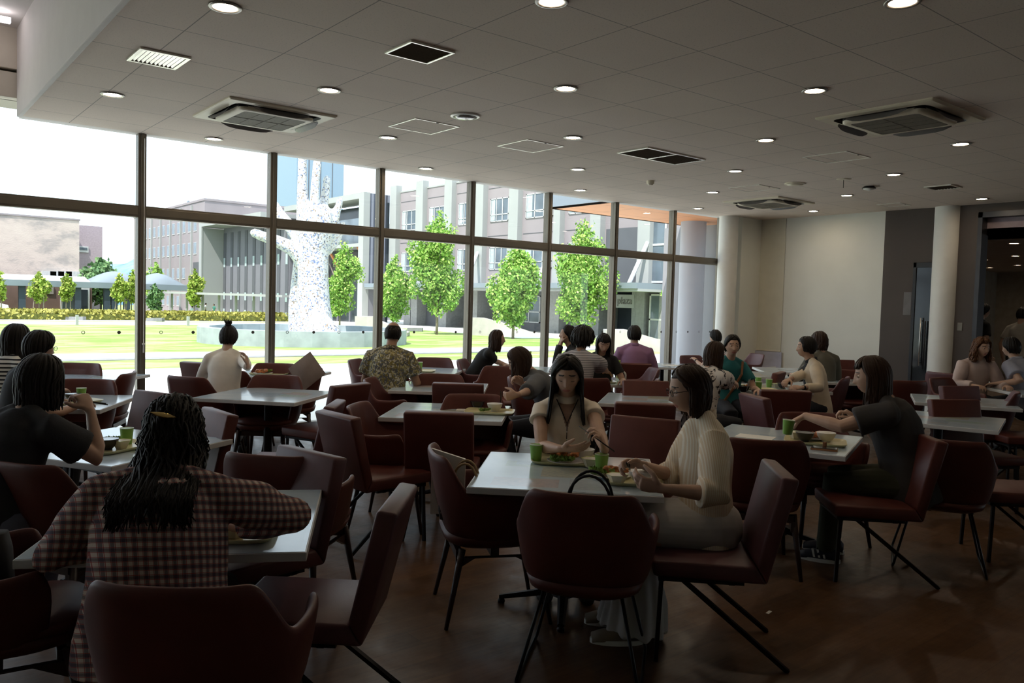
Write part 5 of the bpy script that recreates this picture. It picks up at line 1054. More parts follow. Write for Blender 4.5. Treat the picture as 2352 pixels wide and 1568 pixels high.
pp('p01', 1303, 862, 180, 'woman in a cream cap sleeved blouse facing us at the centre table, long black hair', lod=2, s=.93, lean=2, bend=3, hp=16, hy=6, eyes=0, shirt=cream, sleeve='cap', loose=1.1, collar=1, hair=dict(len=-.25, vol=.017, n=320, inw=-.22, fwd=.026, w=.011, part=1.36, frw=1.25), vneck=.13, chest=.018,
   rh=dict(w=(1288, 1030, .80), d=(-.75, .45, .10), n=(-.2, -.5, .8), curl=.22, thumb=.1, pole=(.5, -.3, -1)), lh=dict(w=(1392, 1042, .80), d=(.30, .2, .85), n=(.8, -.1, -.3), curl=.75, pole=(-.4, -.3, -1)), trousers=M_navyc, fold=.0045)
pp('p02', 1583, 893, -92, 'woman in glasses and a pale striped shirt eating at the centre table, seen in profile', lod=2, s=.96, lean=1, bend=5, hp=13, hy=-3, neck=16, shirt=stripe_p, sleeve='half', loose=1.22, collar=1, hem=.20, glasses=1, hairmat=M_hbr,
   hair=dict(len=-.125, vol=.013, n=190, inw=.2, front=54, w=.010, part=1.72, frw=1.35), rh=dict(w=(1478, 1068, .80), d=(-.1, .9, .1), n=(-.6, 0, -.6), curl=.8), lh=dict(w=(1524, 1122, .765), d=(.25, .9, .15), n=(.9, .1, .35), curl=.55), skirt=1.0, trousers=pm('pale grey skirt', (.48, .46, .45), .8), shoemat=pm('beige sneaker', (.22, .17, .12), .7), sole=1, fold=.006, ank=-.02)
pp('p03', 398, 990, -10, 'woman in a red and navy checked shirt in the left foreground, seen from behind', lod=2, s=.95, bulk=1.32, flare=1.08, lean=8, bend=9, hp=28, hy=4, neck=10, hipz=.51, shirt=plaid(), sleeve='long', cuff=.9, loose=1.15, hair=dict(len=-.215, rag=.4, vol=.016, n=620, curl=.75, inw=-.24, w=.0052, cover=.19),
   rh=dict(w=(540, 1205, .76), pole=(1, -.1, .0), n=(0, 0, -1), curl=.6), lh=dict(w=(300, 1215, .76), pole=(-.8, -.1, -.55), curl=.4), fold=.006)
pp('p04', 95, 872, 16, 'woman in a dark top with a black bob raising chopsticks at the far left', lod=1, s=.95, lean=12, bend=8, hp=12, hy=10, shirt=pm('charcoal pleated cloth', (.022, .022, .026), .9, bump=.3, bsc=60), sleeve='short', loose=1.35, hair=dict(len=-.13, vol=.018, n=190, inw=.05, w=.010),
   rh=dict(w=(208, 945, .99), pole=(.5, .0, -1), d=(-.6, .1, .7), n=(-.8, .3, -.2), curl=.85), trousers=pm('blue grey denim', (.12, .13, .18), .8), lh=dict(p=(-.10, .25, .58)))
pp('p05', 92, 797, 30, 'person with short black hair and glasses behind the woman with the black bob', lod=0, s=.95, glasses=1, hair=dict(vol=.020, n=130, w=.012), shirt=M_blkc, lean=12)
pp('p06', 38, 778, 22, 'girl in a black and white striped top at the left edge by the window', s=.95, hair=dict(len=-.17, vol=.02, n=120, inw=.0), shirt=striped('black and white stripes', (.70, .68, .64), (.012, .012, .014), 33, 2, .4), sleeve='half', lean=8)
pp('p07', 525, 774, -6, 'woman in a white cardigan with her hair pinned up, by the window', s=.95, hair=dict(vol=.012, n=120, bun=1), shirt=pm('white cardigan', (.80, .75, .68), .85), sleeve='long', lean=10, bend=8, hp=10, rh=dict(w=(573, 850, .90), d=(-.1, .2, .9), n=(-1, 0, 0), curl=.6, pole=(.7, -.2, -.8)), fold=.004)
pp('p08', 903, 766, 10, 'balding man in a yellow and grey leaf patterned shirt by the window', s=1.03, male=1, bulk=1.16, skin=M_skin2, hair=dict(bald=1, vol=.004, n=120, w=.009), shirt=blot('leaf print', (.10, .105, .11), [(.46, .40, .20), (.55, .52, .42), (.20, .16, .05)], 17, .54), sleeve='short', loose=1.3, collar=1, lean=8, hp=8)
pp('p09', 1142, 778, 92, 'woman with long dark hair in a black polo leaning over a table by the window', s=.95, lean=26, bend=8, hp=0, neck=0, hair=dict(len=-.16, vol=.012, n=120, inw=.0), hairmat=M_hbr, shirt=M_blkc, sleeve='short', loose=1.1, rh=dict(w=(1160, 836, .76), curl=.6), trousers=pm('beige trousers', (.32, .22, .13), .85))
pp('p10', 1192, 828, -90, 'woman in a grey blouse bent over her bowl with chopsticks', lod=1, s=.95, lean=24, bend=12, hp=30, neck=6, hairmat=M_hbr, hair=dict(len=-.14, vol=.018, n=180, inw=-.05, w=.010, fwd=-.01), shirt=pm('slate blouse', (.085, .09, .10), .8, var=.15, bump=.3, bsc=30), sleeve='half', loose=1.3,
   lh=dict(w=(1128, 948, .77), d=(.15, 1, -.2), n=(1, 0, 0), curl=.8), rh=dict(w=(1168, 900, .88), d=(-.2, .7, .5), n=(-.7, 0, -.5), curl=.9), kf=.06)
pp('p11', 1304, 768, -88, 'man in black resting his hand on his chin by the window', s=.98, male=1, skin=M_skin2, hp=-4, hair=dict(vol=.013, n=110), shirt=M_blkc, sleeve='long', rh=dict(p=(.02, .24, 1.06), d=(-.1, -.3, .9), n=(0, -1, .2), curl=.8), lh=dict(p=(-.03, .22, 1.06), d=(0, -.2, 1), n=(0, -1, 0), curl=.9, pole=(-.2, .4, -1)), lean=8)
pp('p12', 1338, 778, 22, 'curly haired man in a grey and white striped tee seen from behind', lod=1, s=1.03, male=1, bulk=1.1, skin=M_skin2, hp=10, hair=dict(vol=.034, n=230, curl=1.1, w=.010), shirt=striped('grey white stripes', (.42, .40, .42), (.16, .155, .17), 42, 2, .30), sleeve='short', loose=1.25, lean=14, rh=dict(w=(1408, 866, .74), pole=(1, -.2, -.6)))
pp('p13', 1386, 788, 172, 'woman with black hair and a straight fringe facing us beside the striped tee man', s=.93, hp=24, hair=dict(len=-.15, vol=.012, n=120, fringe=66, inw=.05), shirt=M_blkc, sleeve='short', eyes=0, lod=1, lean=8)
pp('p14', 1457, 768, 4, 'person in a purple shirt seen from behind near the window', s=.99, male=1, hp=8, hair=dict(vol=.015, n=120), shirt=pm('purple cotton', (.30, .16, .29), .8, var=.08, bump=.3, bsc=25), sleeve='long', loose=1.35, collar=1, lean=6, bulk=1.08, fold=.005)
pp('p15', 1642, 812, 48, 'woman with a dark bob in a black and white floral shirt', lod=1, s=.94, hairmat=M_hbr, hair=dict(len=-.15, vol=.012, n=160, inw=.1, w=.010), shirt=blot('black floral on white', (.66, .62, .58), [(.012, .012, .014)], 11, .56, 2.2), sleeve='short', loose=1.35, rh=dict(w=(1700, 886, .80), n=(-.6, 0, -.6), curl=.8), lean=12, hy=25)
pp('p16', 1682, 793, 172, 'woman in a teal top with a brown shoulder strap facing us', lod=1, s=.96, hp=4, hy=8, hair=dict(vol=.010, n=120, front=56), shirt=pm('teal jersey', (.015, .15, .165), .8), sleeve='short', rh=dict(w=(1672, 872, .86), d=(-.6, .6, -.3), curl=.5), lean=4)
pp('p17', 1643, 774, -32, 'boy in a white tee behind the floral shirt woman', s=.92, hair=dict(vol=.008, n=110), shirt=pm('white tee', (.72, .72, .76), .8), sleeve='short', lh=dict(p=(-.2, .30, .80)), lean=6)
pp('p18', 1852, 797, -80, 'woman in a beige jacket over a black top, in profile facing left', lod=1, s=.96, hair=dict(len=-.05, vol=.014, n=160, inw=.3, w=.010), shirt=pm('beige linen jacket', (.66, .56, .43), .85, bump=.3, bsc=40), sleeve='long', cuff=.75, loose=1.12, collar=M_blkc, lean=8, hp=2, lh=dict(w=(1842, 890, .775), curl=.7, n=(.5, 0, -.8)), rh=dict(w=(1800, 880, .80), curl=.6), hem=.14, front=M_blkc, flare=1.05)
pp('p19', 1882, 783, -12, 'person in an olive top behind the woman in the beige jacket', s=.98, hairmat=M_hbr, hair=dict(len=-.11, vol=.018, n=120, curl=.3), shirt=pm('olive knit', (.10, .095, .075), .85), sleeve='half', loose=1.2, lean=6)
pp('p20', 2002, 862, -62, 'long brown haired woman in a dark T-shirt reaching across for a green cup', lod=2, s=1.0, bulk=1.16, hairmat=M_hbr, hp=10, hy=-8, neck=14, hair=dict(len=-.25, vol=.014, n=190, fringe=64, frw=.75, inw=-.12, w=.010), shirt=pm('dark grey T shirt', (.036, .033, .033), .85, bump=.25, bsc=30), sleeve='short', loose=1.18, smooth=16, lean=14, bend=6, hem=.14,
   lh=dict(w=(1850, 955, .895), d=(-.05, .8, -.45), n=(0, -.45, -.9), curl=.45, pole=(-.6, 0, -.5)), rh=dict(p=(.15, .30, .86), d=(0, .7, .5), curl=.8), trousers=pm('dark olive cloth', (.030, .032, .014), .85), shoemat=pm('navy sneaker', (.015, .018, .03), .6), sole=1, ank=.02, fold=.005)
pp('p22', 2255, 798, 180, 'woman with wavy auburn hair in a pale pink blouse at the far right', lod=1, s=.97, hairmat=M_ha, hy=-10, hair=dict(len=-.17, vol=.022, n=180, curl=.7, inw=-.1, fringe=52, frw=.4, part=1.35), shirt=pm('pale pink blouse', (.52, .41, .38), .8), sleeve='long', loose=1.35, bulk=1.06, lean=6)
pp('p23', 2322, 797, -22, 'man in a light blue polo shirt seen from behind at the right edge', s=1.02, male=1, bulk=1.12, hair=dict(vol=.014, n=130), shirt=pm('light blue polo', (.36, .38, .48), .8), sleeve='short', loose=1.25, collar=1, lean=14, lh=dict(w=(2290, 880, .76)))
q = az(2258, 716, 1.6); pp('p24', 2259, 714, 85, 'person in black standing beyond the opening in the next room', s=1.0, stand=1, male=1, lean=0, bend=2, hair=dict(vol=.012, n=90), shirt=M_blkc, depth=dof(V3((13.6, 5.6, 1.5))))
pp('p25', 2350, 722, 60, 'person in a pale shirt standing at the right edge in the next room', s=1.0, stand=1, male=1, lean=0, bend=2, hair=dict(vol=.012, n=90), shirt=pm('pale grey shirt', (.35, .33, .30), .8), depth=dof(V3((14.0, 4.9, 1.5))))
for k, (x, y, ph, sh, lb) in enumerate([(473, 698, 60, pm('white outdoor shirt', (.8, .8, .8), .8), 'person in a white shirt and dark trousers standing on the far path outside'), (491, 700, -150, pm('green outdoor shirt', (.06, .22, .17), .8), 'person in a green top standing beside the one in white outside'), (442, 704, 20, pm('pale blue outdoor shirt', (.6, .7, .8), .8), 'person in pale blue standing half behind the young pointed tree')]):
    b = gp(x, 727); d = dof(b); person('o%d' % k, x, y, ph, lb, s=.98, stand=1, lean=0, bend=2, hair=dict(vol=.012, n=60), shirt=sh, depth=d)
# ------------------------------------------------------------------ tableware, food, bags
M_cupg = pm('green melamine', (.22, .44, .08), .35, var=.04); M_wht = pm('white ceramic', (.74, .72, .69), .3, var=.02); M_blkb = pm('black lacquer', (.012, .010, .012), .22); M_tray = pm('pale yellow tray', (.66, .60, .34), .3, var=.03); M_ivo = pm('ivory ceramic', (.70, .66, .52), .35); M_yg = pm('yellow green glaze', (.55, .64, .18), .3)
M_rice = pm('rice', (.80, .78, .72), .7, bump=.8, bsc=240); M_soup = pm('miso soup', (.20, .11, .05), .2); M_fry = pm('fried chicken', (.42, .14, .035), .5, var=.5, sc=60, bump=.8, bsc=150); M_let = leafm('lettuce', (.07, .14, .02), (.18, .30, .05), (.32, .42, .12)); M_chop = pm('dark chopsticks', (.015, .010, .010), .35)
def cup_(): r_ = empty('cup'); MB().lathe([(.025, 0), (.0275, .004), (.036, .088)], n=24).build('cup_body', M_cupg, r_, smooth=True, rs=40); MB().loft([[(a*math.cos(2*math.pi*j/24), a*math.sin(2*math.pi*j/24), z) for j in range(24)] for a, z in ((.036, .088), (.0368, .0905), (.0345, .091), (.0335, .086), (.027, .012), (.001, .011))], False).build('cup_lining', M_wht, r_, smooth=True); reg(r_); return r_
def bowl_(mo, mi, fill, r0=.058, h=.058, nm='bowl', n=26):
    r_ = empty(nm); k = r0/.058
    MB().lathe([(.026*k, 0), (.026*k, .006), (.040*k, .018), (.052*k, h*.62), (.0585*k, h)], n=n).build('bowl_outside', mo, r_, smooth=True, rs=50)
    MB().loft([[(a*k*math.cos(2*math.pi*j/n), a*k*math.sin(2*math.pi*j/n), z) for j in range(n)] for a, z in ((.0585, h), (.0575, h+.0015), (.0555, h), (.049, h*.62), (.036, .022), (.001, .018))], False).build('bowl_inside', mi, r_, smooth=True)
    if fill: MB().lathe([(.052*k, h*.70), (.048*k, h*.86), (.03*k, h*1.02), (.008, h*1.08)] if fill == M_rice else [(.050*k, h*.68), (.0499*k, h*.70)], n=n).build('rice' if fill == M_rice else 'soup', fill, r_, smooth=True)
    reg(r_); return r_
def hex_():
    r_ = empty('hexagonal_bowl'); rg_ = lambda a, z, t_=0: [(a*math.cos(math.pi*j/3+.2), a*math.sin(math.pi*j/3+.2), z) for j in range(6)]
    MB().loft([rg_(.028, 0), rg_(.030, .004), rg_(.052, .045)]).build('bowl_outside', M_ivo, r_); MB().loft([rg_(.052, .045), rg_(.053, .047), rg_(.050, .046), rg_(.030, .012), rg_(.001, .010)], False).build('bowl_inside', M_yg, r_); reg(r_); return r_
def tray_():
    r_ = empty('tray'); m = MB()
    m.loft([superell(.170, .120, 0, 40, 7), superell(.176, .126, .003, 40, 7), superell(.190, .140, .017, 40, 7), superell(.190, .140, .020, 40, 7), superell(.185, .135, .019, 40, 7), superell(.172, .122, .006, 40, 7), superell(.10, .07, .0055, 40, 7)], True).build('tray_body', M_tray, r_, smooth=True, rs=45); reg(r_); return r_
def plate_(): r_ = empty('plate'); MB().lathe([(.05, 0), (.06, .003), (.105, .013), (.106, .016), (.102, .015), (.062, .008), (.01, .007)], n=36, cap=True).build('plate_body', M_wht, r_, smooth=True); reg(r_); return r_
def food_():
    r_ = empty('fried_chicken'); rs = random.Random(4); m = MB()
    for k in range(26): m.sphere((rs.uniform(-.055, .055), rs.uniform(-.028, .028), .014+rs.uniform(0, .026)), (rs.uniform(.012, .022), rs.uniform(.010, .017), rs.uniform(.009, .015)), 8, 6)
    me = remesh(m, 'chicken_pieces', .004, 1, folds(.0022, 3)); mobj('chicken_pieces', me, M_fry, r_); reg(r_); return r_
def salad_():
    r_ = empty('salad_greens'); m = MB(); rs = random.Random(9)
    for k in range(34):
        c = V3((rs.uniform(-.05, .05), rs.uniform(-.022, .022), .008+rs.uniform(0, .018))); a = rs.uniform(0, 6.28); w = rs.uniform(.012, .022); pts = []
        rr = [[c+V3((w*(1-.15*i)*math.cos(a+2*math.pi*j/9)*(1 if i else .12), w*(1-.15*i)*math.sin(a+2*math.pi*j/9)*(1 if i else .12), i*.006+.004*math.sin(j*2.6+k)*i)) for j in range(9)] for i in range(3)]; m.loft(rr, False)
    m.build('leaves', M_let, r_, smooth=True); reg(r_); return r_
def bottle_():
    r_ = empty('tea_bottle'); MB().lathe([(.028, 0), (.032, .006), (.032, .12), (.028, .145), (.014, .175), (.0125, .19)], n=20).build('bottle_body', pm('green tea plastic', (.42, .40, .10), .15), r_, smooth=True, rs=50)
    MB().lathe([(.0325, .03), (.0325, .105)], n=20, cap=False).build('bottle_label', pm('bottle label', (.22, .34, .10), .5, var=.4, sc=40), r_, smooth=True); MB().lathe([(.0155, .185), (.0155, .208), (.014, .21)], n=16).build('cap', pm('lime cap', (.40, .60, .06), .4), r_); reg(r_); return r_
ITEM = {}
def item(kind, q, lb, cat, z=TZ, rz=0, grp=None, sc=1, P_=None):
    mk = {'cup': cup_, 'miso': lambda: bowl_(M_blkb, M_blkb, M_soup), 'rice': lambda: bowl_(M_wht, M_wht, M_rice, .060, .060), 'white': lambda: bowl_(M_wht, M_wht, None, .055, .05), 'hex': hex_, 'tray': tray_, 'plate': plate_, 'food': food_, 'salad': salad_, 'bottle': bottle_}
    gr = {'cup': 'green cups', 'miso': 'black soup bowls', 'rice': 'white rice bowls', 'white': 'small white bowls', 'hex': 'hexagonal side bowls', 'tray': 'yellow trays', 'plate': 'white plates', 'food': 'fried chicken portions', 'salad': 'salad portions', 'bottle': 'tea bottles'}
    if kind not in ITEM: o = ITEM[kind] = mk[kind]()
    else: o = clone(ITEM[kind])
    p = P_ or az(q[0], q[1], z); o.location = (p.x, p.y, p.z); o.rotation_euler = (0, 0, rz); o.scale = (sc, sc, sc); return tag(o, lb, cat, gr[kind])
T_ = lambda k: TB[k].rotation_euler.z
Z1, Z2 = TZ+.0062, TZ+.015
def on(kind, q, lb, cat, z=Z1, rz=0): return item(kind, q, lb, cat, z, rz)
a1 = T_('T1')
item('tray', (1302, 1060), 'yellow tray of the woman in the cream blouse at the centre table', 'tray', TZ, a1); item('tray', (1452, 1100), 'yellow tray of the woman in the striped pale shirt at the centre table', 'tray', TZ, a1+math.pi/2)
on('cup', (1231, 1058), 'green cup at the left end of the cream blouse woman tray', 'cup'); on('cup', (1381, 1082), 'green cup at the far left corner of the striped shirt woman tray', 'cup')
on('miso', (1258, 1043), 'black soup bowl behind the left green cup on the centre table', 'bowl'); on('rice', (1340, 1056), 'white bowl of rice in front of the cream blouse woman hands', 'bowl', rz=.3)
on('plate', (1302, 1062), 'white plate with fried chicken and greens on the cream blouse woman tray', 'plate'); item('food', (1296, 1055), 'fried chicken portion on the plate at the cream blouse woman tray', 'food', Z2+.004, a1+.1, sc=1.15); item('salad', (1292, 1064), 'salad greens in front of the chicken on the cream blouse woman plate', 'food', Z2-.004, a1, sc=1.1)
on('hex', (1357, 1072), 'yellow green hexagonal bowl at the right end of the farther centre tray', 'bowl')
on('plate', (1402, 1094), 'white plate on the striped shirt woman tray', 'plate'); item('food', (1412, 1090), 'fried chicken behind the hexagonal bowl on the nearer centre tray', 'food', Z2, a1+.2, sc=1); item('salad', (1382, 1092), 'leafy salad at the left of the nearer centre plate', 'food', Z2-.004, a1, sc=1.05)
on('hex', (1417, 1111), 'ivory hexagonal bowl with yellow green inside at the front of the nearer centre tray', 'bowl'); on('miso', (1458, 1084), 'black soup bowl held by the woman in glasses', 'bowl'); on('rice', (1472, 1110), 'white bowl of rice held by the woman in glasses', 'bowl', rz=.7)
item('tray', (510, 1228), 'yellow tray beyond the checked shirt woman, mostly hidden by her', 'tray', TZ, T_('T2')); on('hex', (540, 1232), 'ivory hexagonal bowl peeping out beside the checked shirt woman', 'bowl'); item('plate', (480, 1215), 'plate hidden in front of the checked shirt woman', 'plate', Z1) if 0 else None
a3 = T_('T3'); item('tray', (262, 1030), 'yellow tray of the woman in the dark top at the left', 'tray', TZ, a3+math.pi/2); on('cup', (291, 1019), 'green cup on the dark top woman tray at the left', 'cup'); on('hex', (279, 1030), 'cream hexagonal bowl beside the green cup on the left tray', 'bowl'); on('miso', (246, 1032), 'black bowl beside the elbow of the dark top woman', 'bowl'); item('salad', (262, 1012), 'scrap of greens behind the black bowl on the left tray', 'food', Z1, 0, sc=.7)
item('tray', (165, 925), 'yellow tray half hidden behind the chopsticks at the far left', 'tray', TZ, .4); on('cup', (187, 917), 'green cup behind the raised chopsticks at the far left', 'cup'); on('miso', (168, 921), 'black soup bowl behind the raised chopsticks at the far left', 'bowl')
item('tray', (618, 860), 'yellow tray in front of the woman in the white cardigan', 'tray', TZ, T_('T7')); on('plate', (604, 859), 'white plate on the white cardigan woman tray', 'plate'); item('food', (600, 857), 'orange fried food on the white cardigan woman plate', 'food', Z2); item('salad', (612, 856), 'salad greens on the white cardigan woman plate', 'food', Z2); on('white', (634, 856), 'small white bowl right of the white cardigan woman plate', 'bowl')
item('tray', (962, 853), 'yellow tray in front of the balding man', 'tray', TZ, T_('T8')); on('cup', (964, 848), 'green cup in front of the balding man by the window', 'cup'); on('miso', (948, 851), 'black bowl in front of the balding man by the window', 'bowl')
item('tray', (1125, 948), 'yellow tray of the woman in the grey blouse', 'tray', TZ, T_('T10')); on('cup', (1092, 930), 'green cup beyond the grey blouse woman bowl', 'cup'); on('miso', (1096, 938), 'black soup bowl by the left hand of the grey blouse woman', 'bowl'); on('rice', (1136, 944), 'white rice bowl under the grey blouse woman chopsticks', 'bowl'); item('salad', (1113, 946), 'green salad between two bowls of the grey blouse woman', 'food', Z1, 0, sc=.8)
item('bottle', (1421, 868), 'tea bottle with lime cap by the striped tee man hand', 'bottle'); item('bottle', (1217, 842), 'tea bottle with green cap by the window behind the cream blouse woman', 'bottle'); item('white', (1403, 856), 'small white bowl behind the tea bottle of the striped tee man', 'bowl'); item('tray', (1375, 878), 'yellow tray corner behind the striped tee man', 'tray', TZ, T_('T12')); item('food', (1372, 876), 'orange food on the tray behind the striped tee man', 'food', Z1, 0, sc=.8)
a14 = T_('T14')
for q, dz, lb in (((1700, 893), 0, 'left yellow tray on the crowded table of three women'), ((1752, 895), math.pi/2*0, 'middle yellow tray on the crowded table of three women'), ((1800, 888), 0, 'right yellow tray on the crowded table of three women')): item('tray', q, lb, 'tray', TZ+(.0 if q[0] != 1752 else .0), a14, sc=.72)
for q, lb in (((1742, 896), 'front green cup on the crowded table of three women'), ((1766, 889), 'right green cup on the crowded table of three women'), ((1741, 884), 'back green cup on the crowded table of three women')): on('cup', q, lb, 'cup')
on('white', (1680, 896), 'white bowl at the left end of the crowded table', 'bowl'); on('hex', (1697, 893), 'cream hexagonal bowl beside the left white bowl of the crowded table', 'bowl'); on('hex', (1783, 890), 'cream hexagonal bowl right of the green cups on the crowded table', 'bowl'); on('miso', (1708, 900), 'black bowl under the chopsticks on the crowded table', 'bowl'); on('miso', (1798, 892), 'black bowl near the beige jacket woman', 'bowl'); on('rice', (1815, 898), 'white rice bowl in front of the beige jacket woman', 'bowl'); item('food', (1712, 890), 'orange food on the left tray of the crowded table', 'food', Z1, 0, sc=.8)
a17 = T_('T17'); item('tray', (1872, 1017), 'yellow tray of the long haired woman in the dark T-shirt', 'tray', TZ, a17+.15); on('miso', (1848, 1013), 'black soup bowl on the dark T-shirt woman tray', 'bowl'); on('rice', (1897, 1014), 'white bowl on the dark T-shirt woman tray', 'bowl'); on('hex', (1827, 1007), 'ivory hexagonal bowl behind the black bowl of the dark T-shirt woman', 'bowl'); on('plate', (1868, 1008), 'white plate behind the bowls of the dark T-shirt woman', 'plate'); item('food', (1872, 1005), 'orange chicken behind the bowls of the dark T-shirt woman', 'food', Z2, 0, sc=.9)
c_ = item('cup', (1808, 997), 'green cup grasped by the reaching woman in the dark T-shirt', 'cup', .79); c_.rotation_euler = (0.05, .07, 0)
item('tray', (2262, 872), 'yellow tray between the auburn haired woman and the polo shirt man', 'tray', TZ, T_('T20')); on('hex', (2256, 868), 'cream bowl in front of the auburn haired woman', 'bowl')
# phone case, papers
def flat(name, q, sx, sy, h, rz, mat, lb, cat, z=TZ): p = az(*q, z); o = MB().box(-sx, sx, -sy, sy, 0, h).build(name, mat, bev=min(.003, h*.4) if h > .003 else 0); o.location = p; o.rotation_euler = (0, 0, rz); return tag(o, lb, cat)
ph = empty('phone_case', az(1893, 1033, TZ), a17+.1, label='orange brown phone case with a round tab on the dark T-shirt woman table', cat='phone case'); MB().box(-.078, .078, -.038, .038, 0, .012).build('case', pm('tan leather', (.38, .16, .06), .5), ph, bev=.003); MB().box(-.074, .074, -.036, .036, .012, .016).build('phone', pm('phone glass', (.06, .07, .08), .1), ph); MB().loft([superell(.012, .004, z, 12, 2, cy=.03) for z in (.014, .04, .046)]).build('strap_tab', bpy.data.materials['tan leather'], ph)
flat('paper_sheet', (1735, 1003), .12, .08, .0015, a17, M_white, 'white paper sheet on the dark T-shirt woman table', 'paper'); flat('paper_sheet', (1066, 941), .06, .05, .0012, T_('T10'), M_white, 'white paper on the grey blouse woman table', 'paper')
flat('paper_sheet', (1540, 839), .14, .10, .004, .3, M_white, 'stack of papers on the table by the purple shirt person', 'paper'); flat('paper_scrap', (1766, 1406), .022, .008, .002, .2, M_white, 'small torn white paper scrap on the wooden floor', 'paper', 0.0)
g_ = empty('folded_glasses', az(1738, 902, TZ), a14, label='thin folded spectacles lying at the front edge of the crowded table', cat='glasses'); m = MB()
for sx in (-.03, .03): m.tube([(sx+.022*math.cos(t), 0, .02+.017*math.sin(t)) for t in [2*math.pi*j/14 for j in range(15)]], .0015, 6)
m.tube([(-.052, 0, .025), (-.03, .06, .004)], .0014, 6).tube([(.052, 0, .025), (.03, .06, .004)], .0014, 6); m.build('frame', M_steel, g_)
# chopsticks
def chops(a, b, lb, za, zb, gap=.008):
    A, B_ = az(*a, za), az(*b, zb); r_ = empty('chopsticks', A, label=lb, cat='chopsticks', group='dark chopsticks'); d = B_-A; d = d.normalized()*.225; s = d.cross(V3((0, 0, 1))).normalized()*gap
    MB().tube([(0, 0, 0), d], [.0018, .0036], 8).build('stick', M_chop, r_, smooth=True); MB().tube([s*.3, d+s*1.6+V3((0, 0, .006))], [.0018, .0036], 8).build('stick', M_chop, r_, smooth=True)
chops((1330, 978), (1395, 1025), 'dark chopsticks held slanting by the woman in the cream blouse', .93, .84); chops((150, 914), (240, 928), 'dark chopsticks raised by the woman in the dark top', 1.03, 1.01)
chops((1150, 925), (1156, 880), 'dark chopsticks held upright by the woman in the grey blouse', .76, .95); chops((1448, 1082), (1440, 1035), 'chopsticks in the far hand of the woman in glasses', .75, .95); chops((1714, 898), (1724, 855), 'chopsticks held over the crowded table by the floral shirt woman', .76, .92)
# hair clip, straps
r_, l_, rot = PEOPLE['p03']; hc3, M3 = P['p03'][1], P['p03'][2]
cl = MB().loft([[(u*.043, -.004-.004*math.cos(v)-.0, .009*(1-abs(u)**2.2)*math.sin(v)) for v in [2*math.pi*j/10 for j in range(10)]] for u in (-1, -.8, -.4, 0, .4, .8, 1)]).build('hair_clip', pm('gold metal', (.75, .52, .20), .22, 1), r_, smooth=True)
ph_ = R(86); nv = V3((0, -math.sin(ph_), math.cos(ph_)*.9)).normalized(); pc_ = V3((.0, -.112*math.sin(ph_)-.012, .128*math.cos(ph_)+.004)); xv = V3((.96, 0, -.0)); xv = V3((math.cos(R(12)), 0, 0))+V3((0, nv.z, -nv.y))*-math.sin(R(12)); xv = (xv-nv*xv.dot(nv)).normalized(); zv = xv.cross(-nv)
MC = Matrix(((xv.x, nv.x*-1*-1, zv.x, pc_.x), (xv.y, nv.y, zv.y, pc_.y), (xv.z, nv.z, zv.z, pc_.z), (0, 0, 0, 1))); cl.matrix_local = M3 @ MC
r_, l_, rot = PEOPLE['p16']; J = P['p16'][3]; sh = J['l'][0]; MB().tube([sh+V3((.03, .06, .05)), sh+V3((.06, .115, -.08)), sh+V3((.16, .13, -.24)), sh+V3((.24, .12, -.36))], [.014]*4, 8, rb=[.003]*4, side=(1, 0, .6)).build('shoulder_strap', pm('brown strap', (.22, .10, .04), .6), r_)
r_, l_, rot = PEOPLE['p01']; hc1, M1, J1 = P['p01'][1:]; n0 = (J1['r'][0]+J1['l'][0])/2
m = MB(); m.tube([n0+V3((x, .055+.035*(1-abs(x)/.06)+.02, .075-2.2*(.06-abs(x)))) for x in (-.06, -.045, -.03, -.015, 0, .015, .03, .045, .06)], .0028, 6).tube([n0+V3((0, .112, -.05)), n0+V3((.0, .125, -.18))], .0022, 6).sphere(n0+V3((0, .126, -.185)), .006); m.build('necklace', M_chop, r_, smooth=True)
m = MB()
for k in range(6): m.sphere(n0+V3((0, .128+.004*k*0, -.10-.045*k)), (.0045, .002, .0045), 8, 6)
m.build('button', M_wht, r_, smooth=True)
for key in ('p18', 'p17'):
    r_, l_, rot = PEOPLE[key]; sh, el, w = P[key][3]['l']; d = (w-el).normalized(); MB().tube([w-d*.03, w-d*.012], [.030, .030], 14, rb=[.026, .026]).build('watch', M_steel, r_, smooth=True)
r_, l_, rot = PEOPLE['p08']; nb = (P['p08'][3]['r'][0]+P['p08'][3]['l'][0])/2; MB().tube([nb+V3((.066*math.cos(t), .066*math.sin(t), .075+.012*math.sin(t)*-1)) for t in [2*math.pi*j/20 for j in range(21)]], .004, 6).build('lanyard', M_blkc, r_)
# bags on chairs
def seat(key, x, y, z=.482): c = CH[key]; r_ = Matrix.Rotation(c.rotation_euler.z, 3, 'Z'); return V3(c.location)+r_ @ V3((x, y, z)), c.rotation_euler.z
def handbag(p, rz, w, d, h, mat, hm, hh, lb, name='handbag', dz=0):
    r_ = empty(name, p, rz, label=lb, cat='bag'); MB().loft([superell(w*.92, d*.95, 0, 28, 5), superell(w, d, h*.3, 28, 4), superell(w*.97, d*.8, h*.75, 28, 4), superell(w*.9, d*.45, h, 28, 4)]).build('bag_body', mat, r_, smooth=True)
    for s in (-1, 1): MB().tube([(w*.55*math.cos(t), s*d*.4+s*.015*math.sin(t), h*.92+hh*math.sin(t)) for t in [math.pi*j/12 for j in range(13)]], .0065, 8).build('handle', hm, r_, smooth=True)
    return r_
p, a = seat('c7', .05, -.13); handbag(p, a+R(75), .13, .07, .14, blot('speckled dark canvas', (.030, .024, .022), [(.20, .17, .14)], 70, .60, 0), pm('tan leather handle', (.38, .26, .13), .5), .15, 'dark speckled handbag with tan handles on the chair left of the centre table')
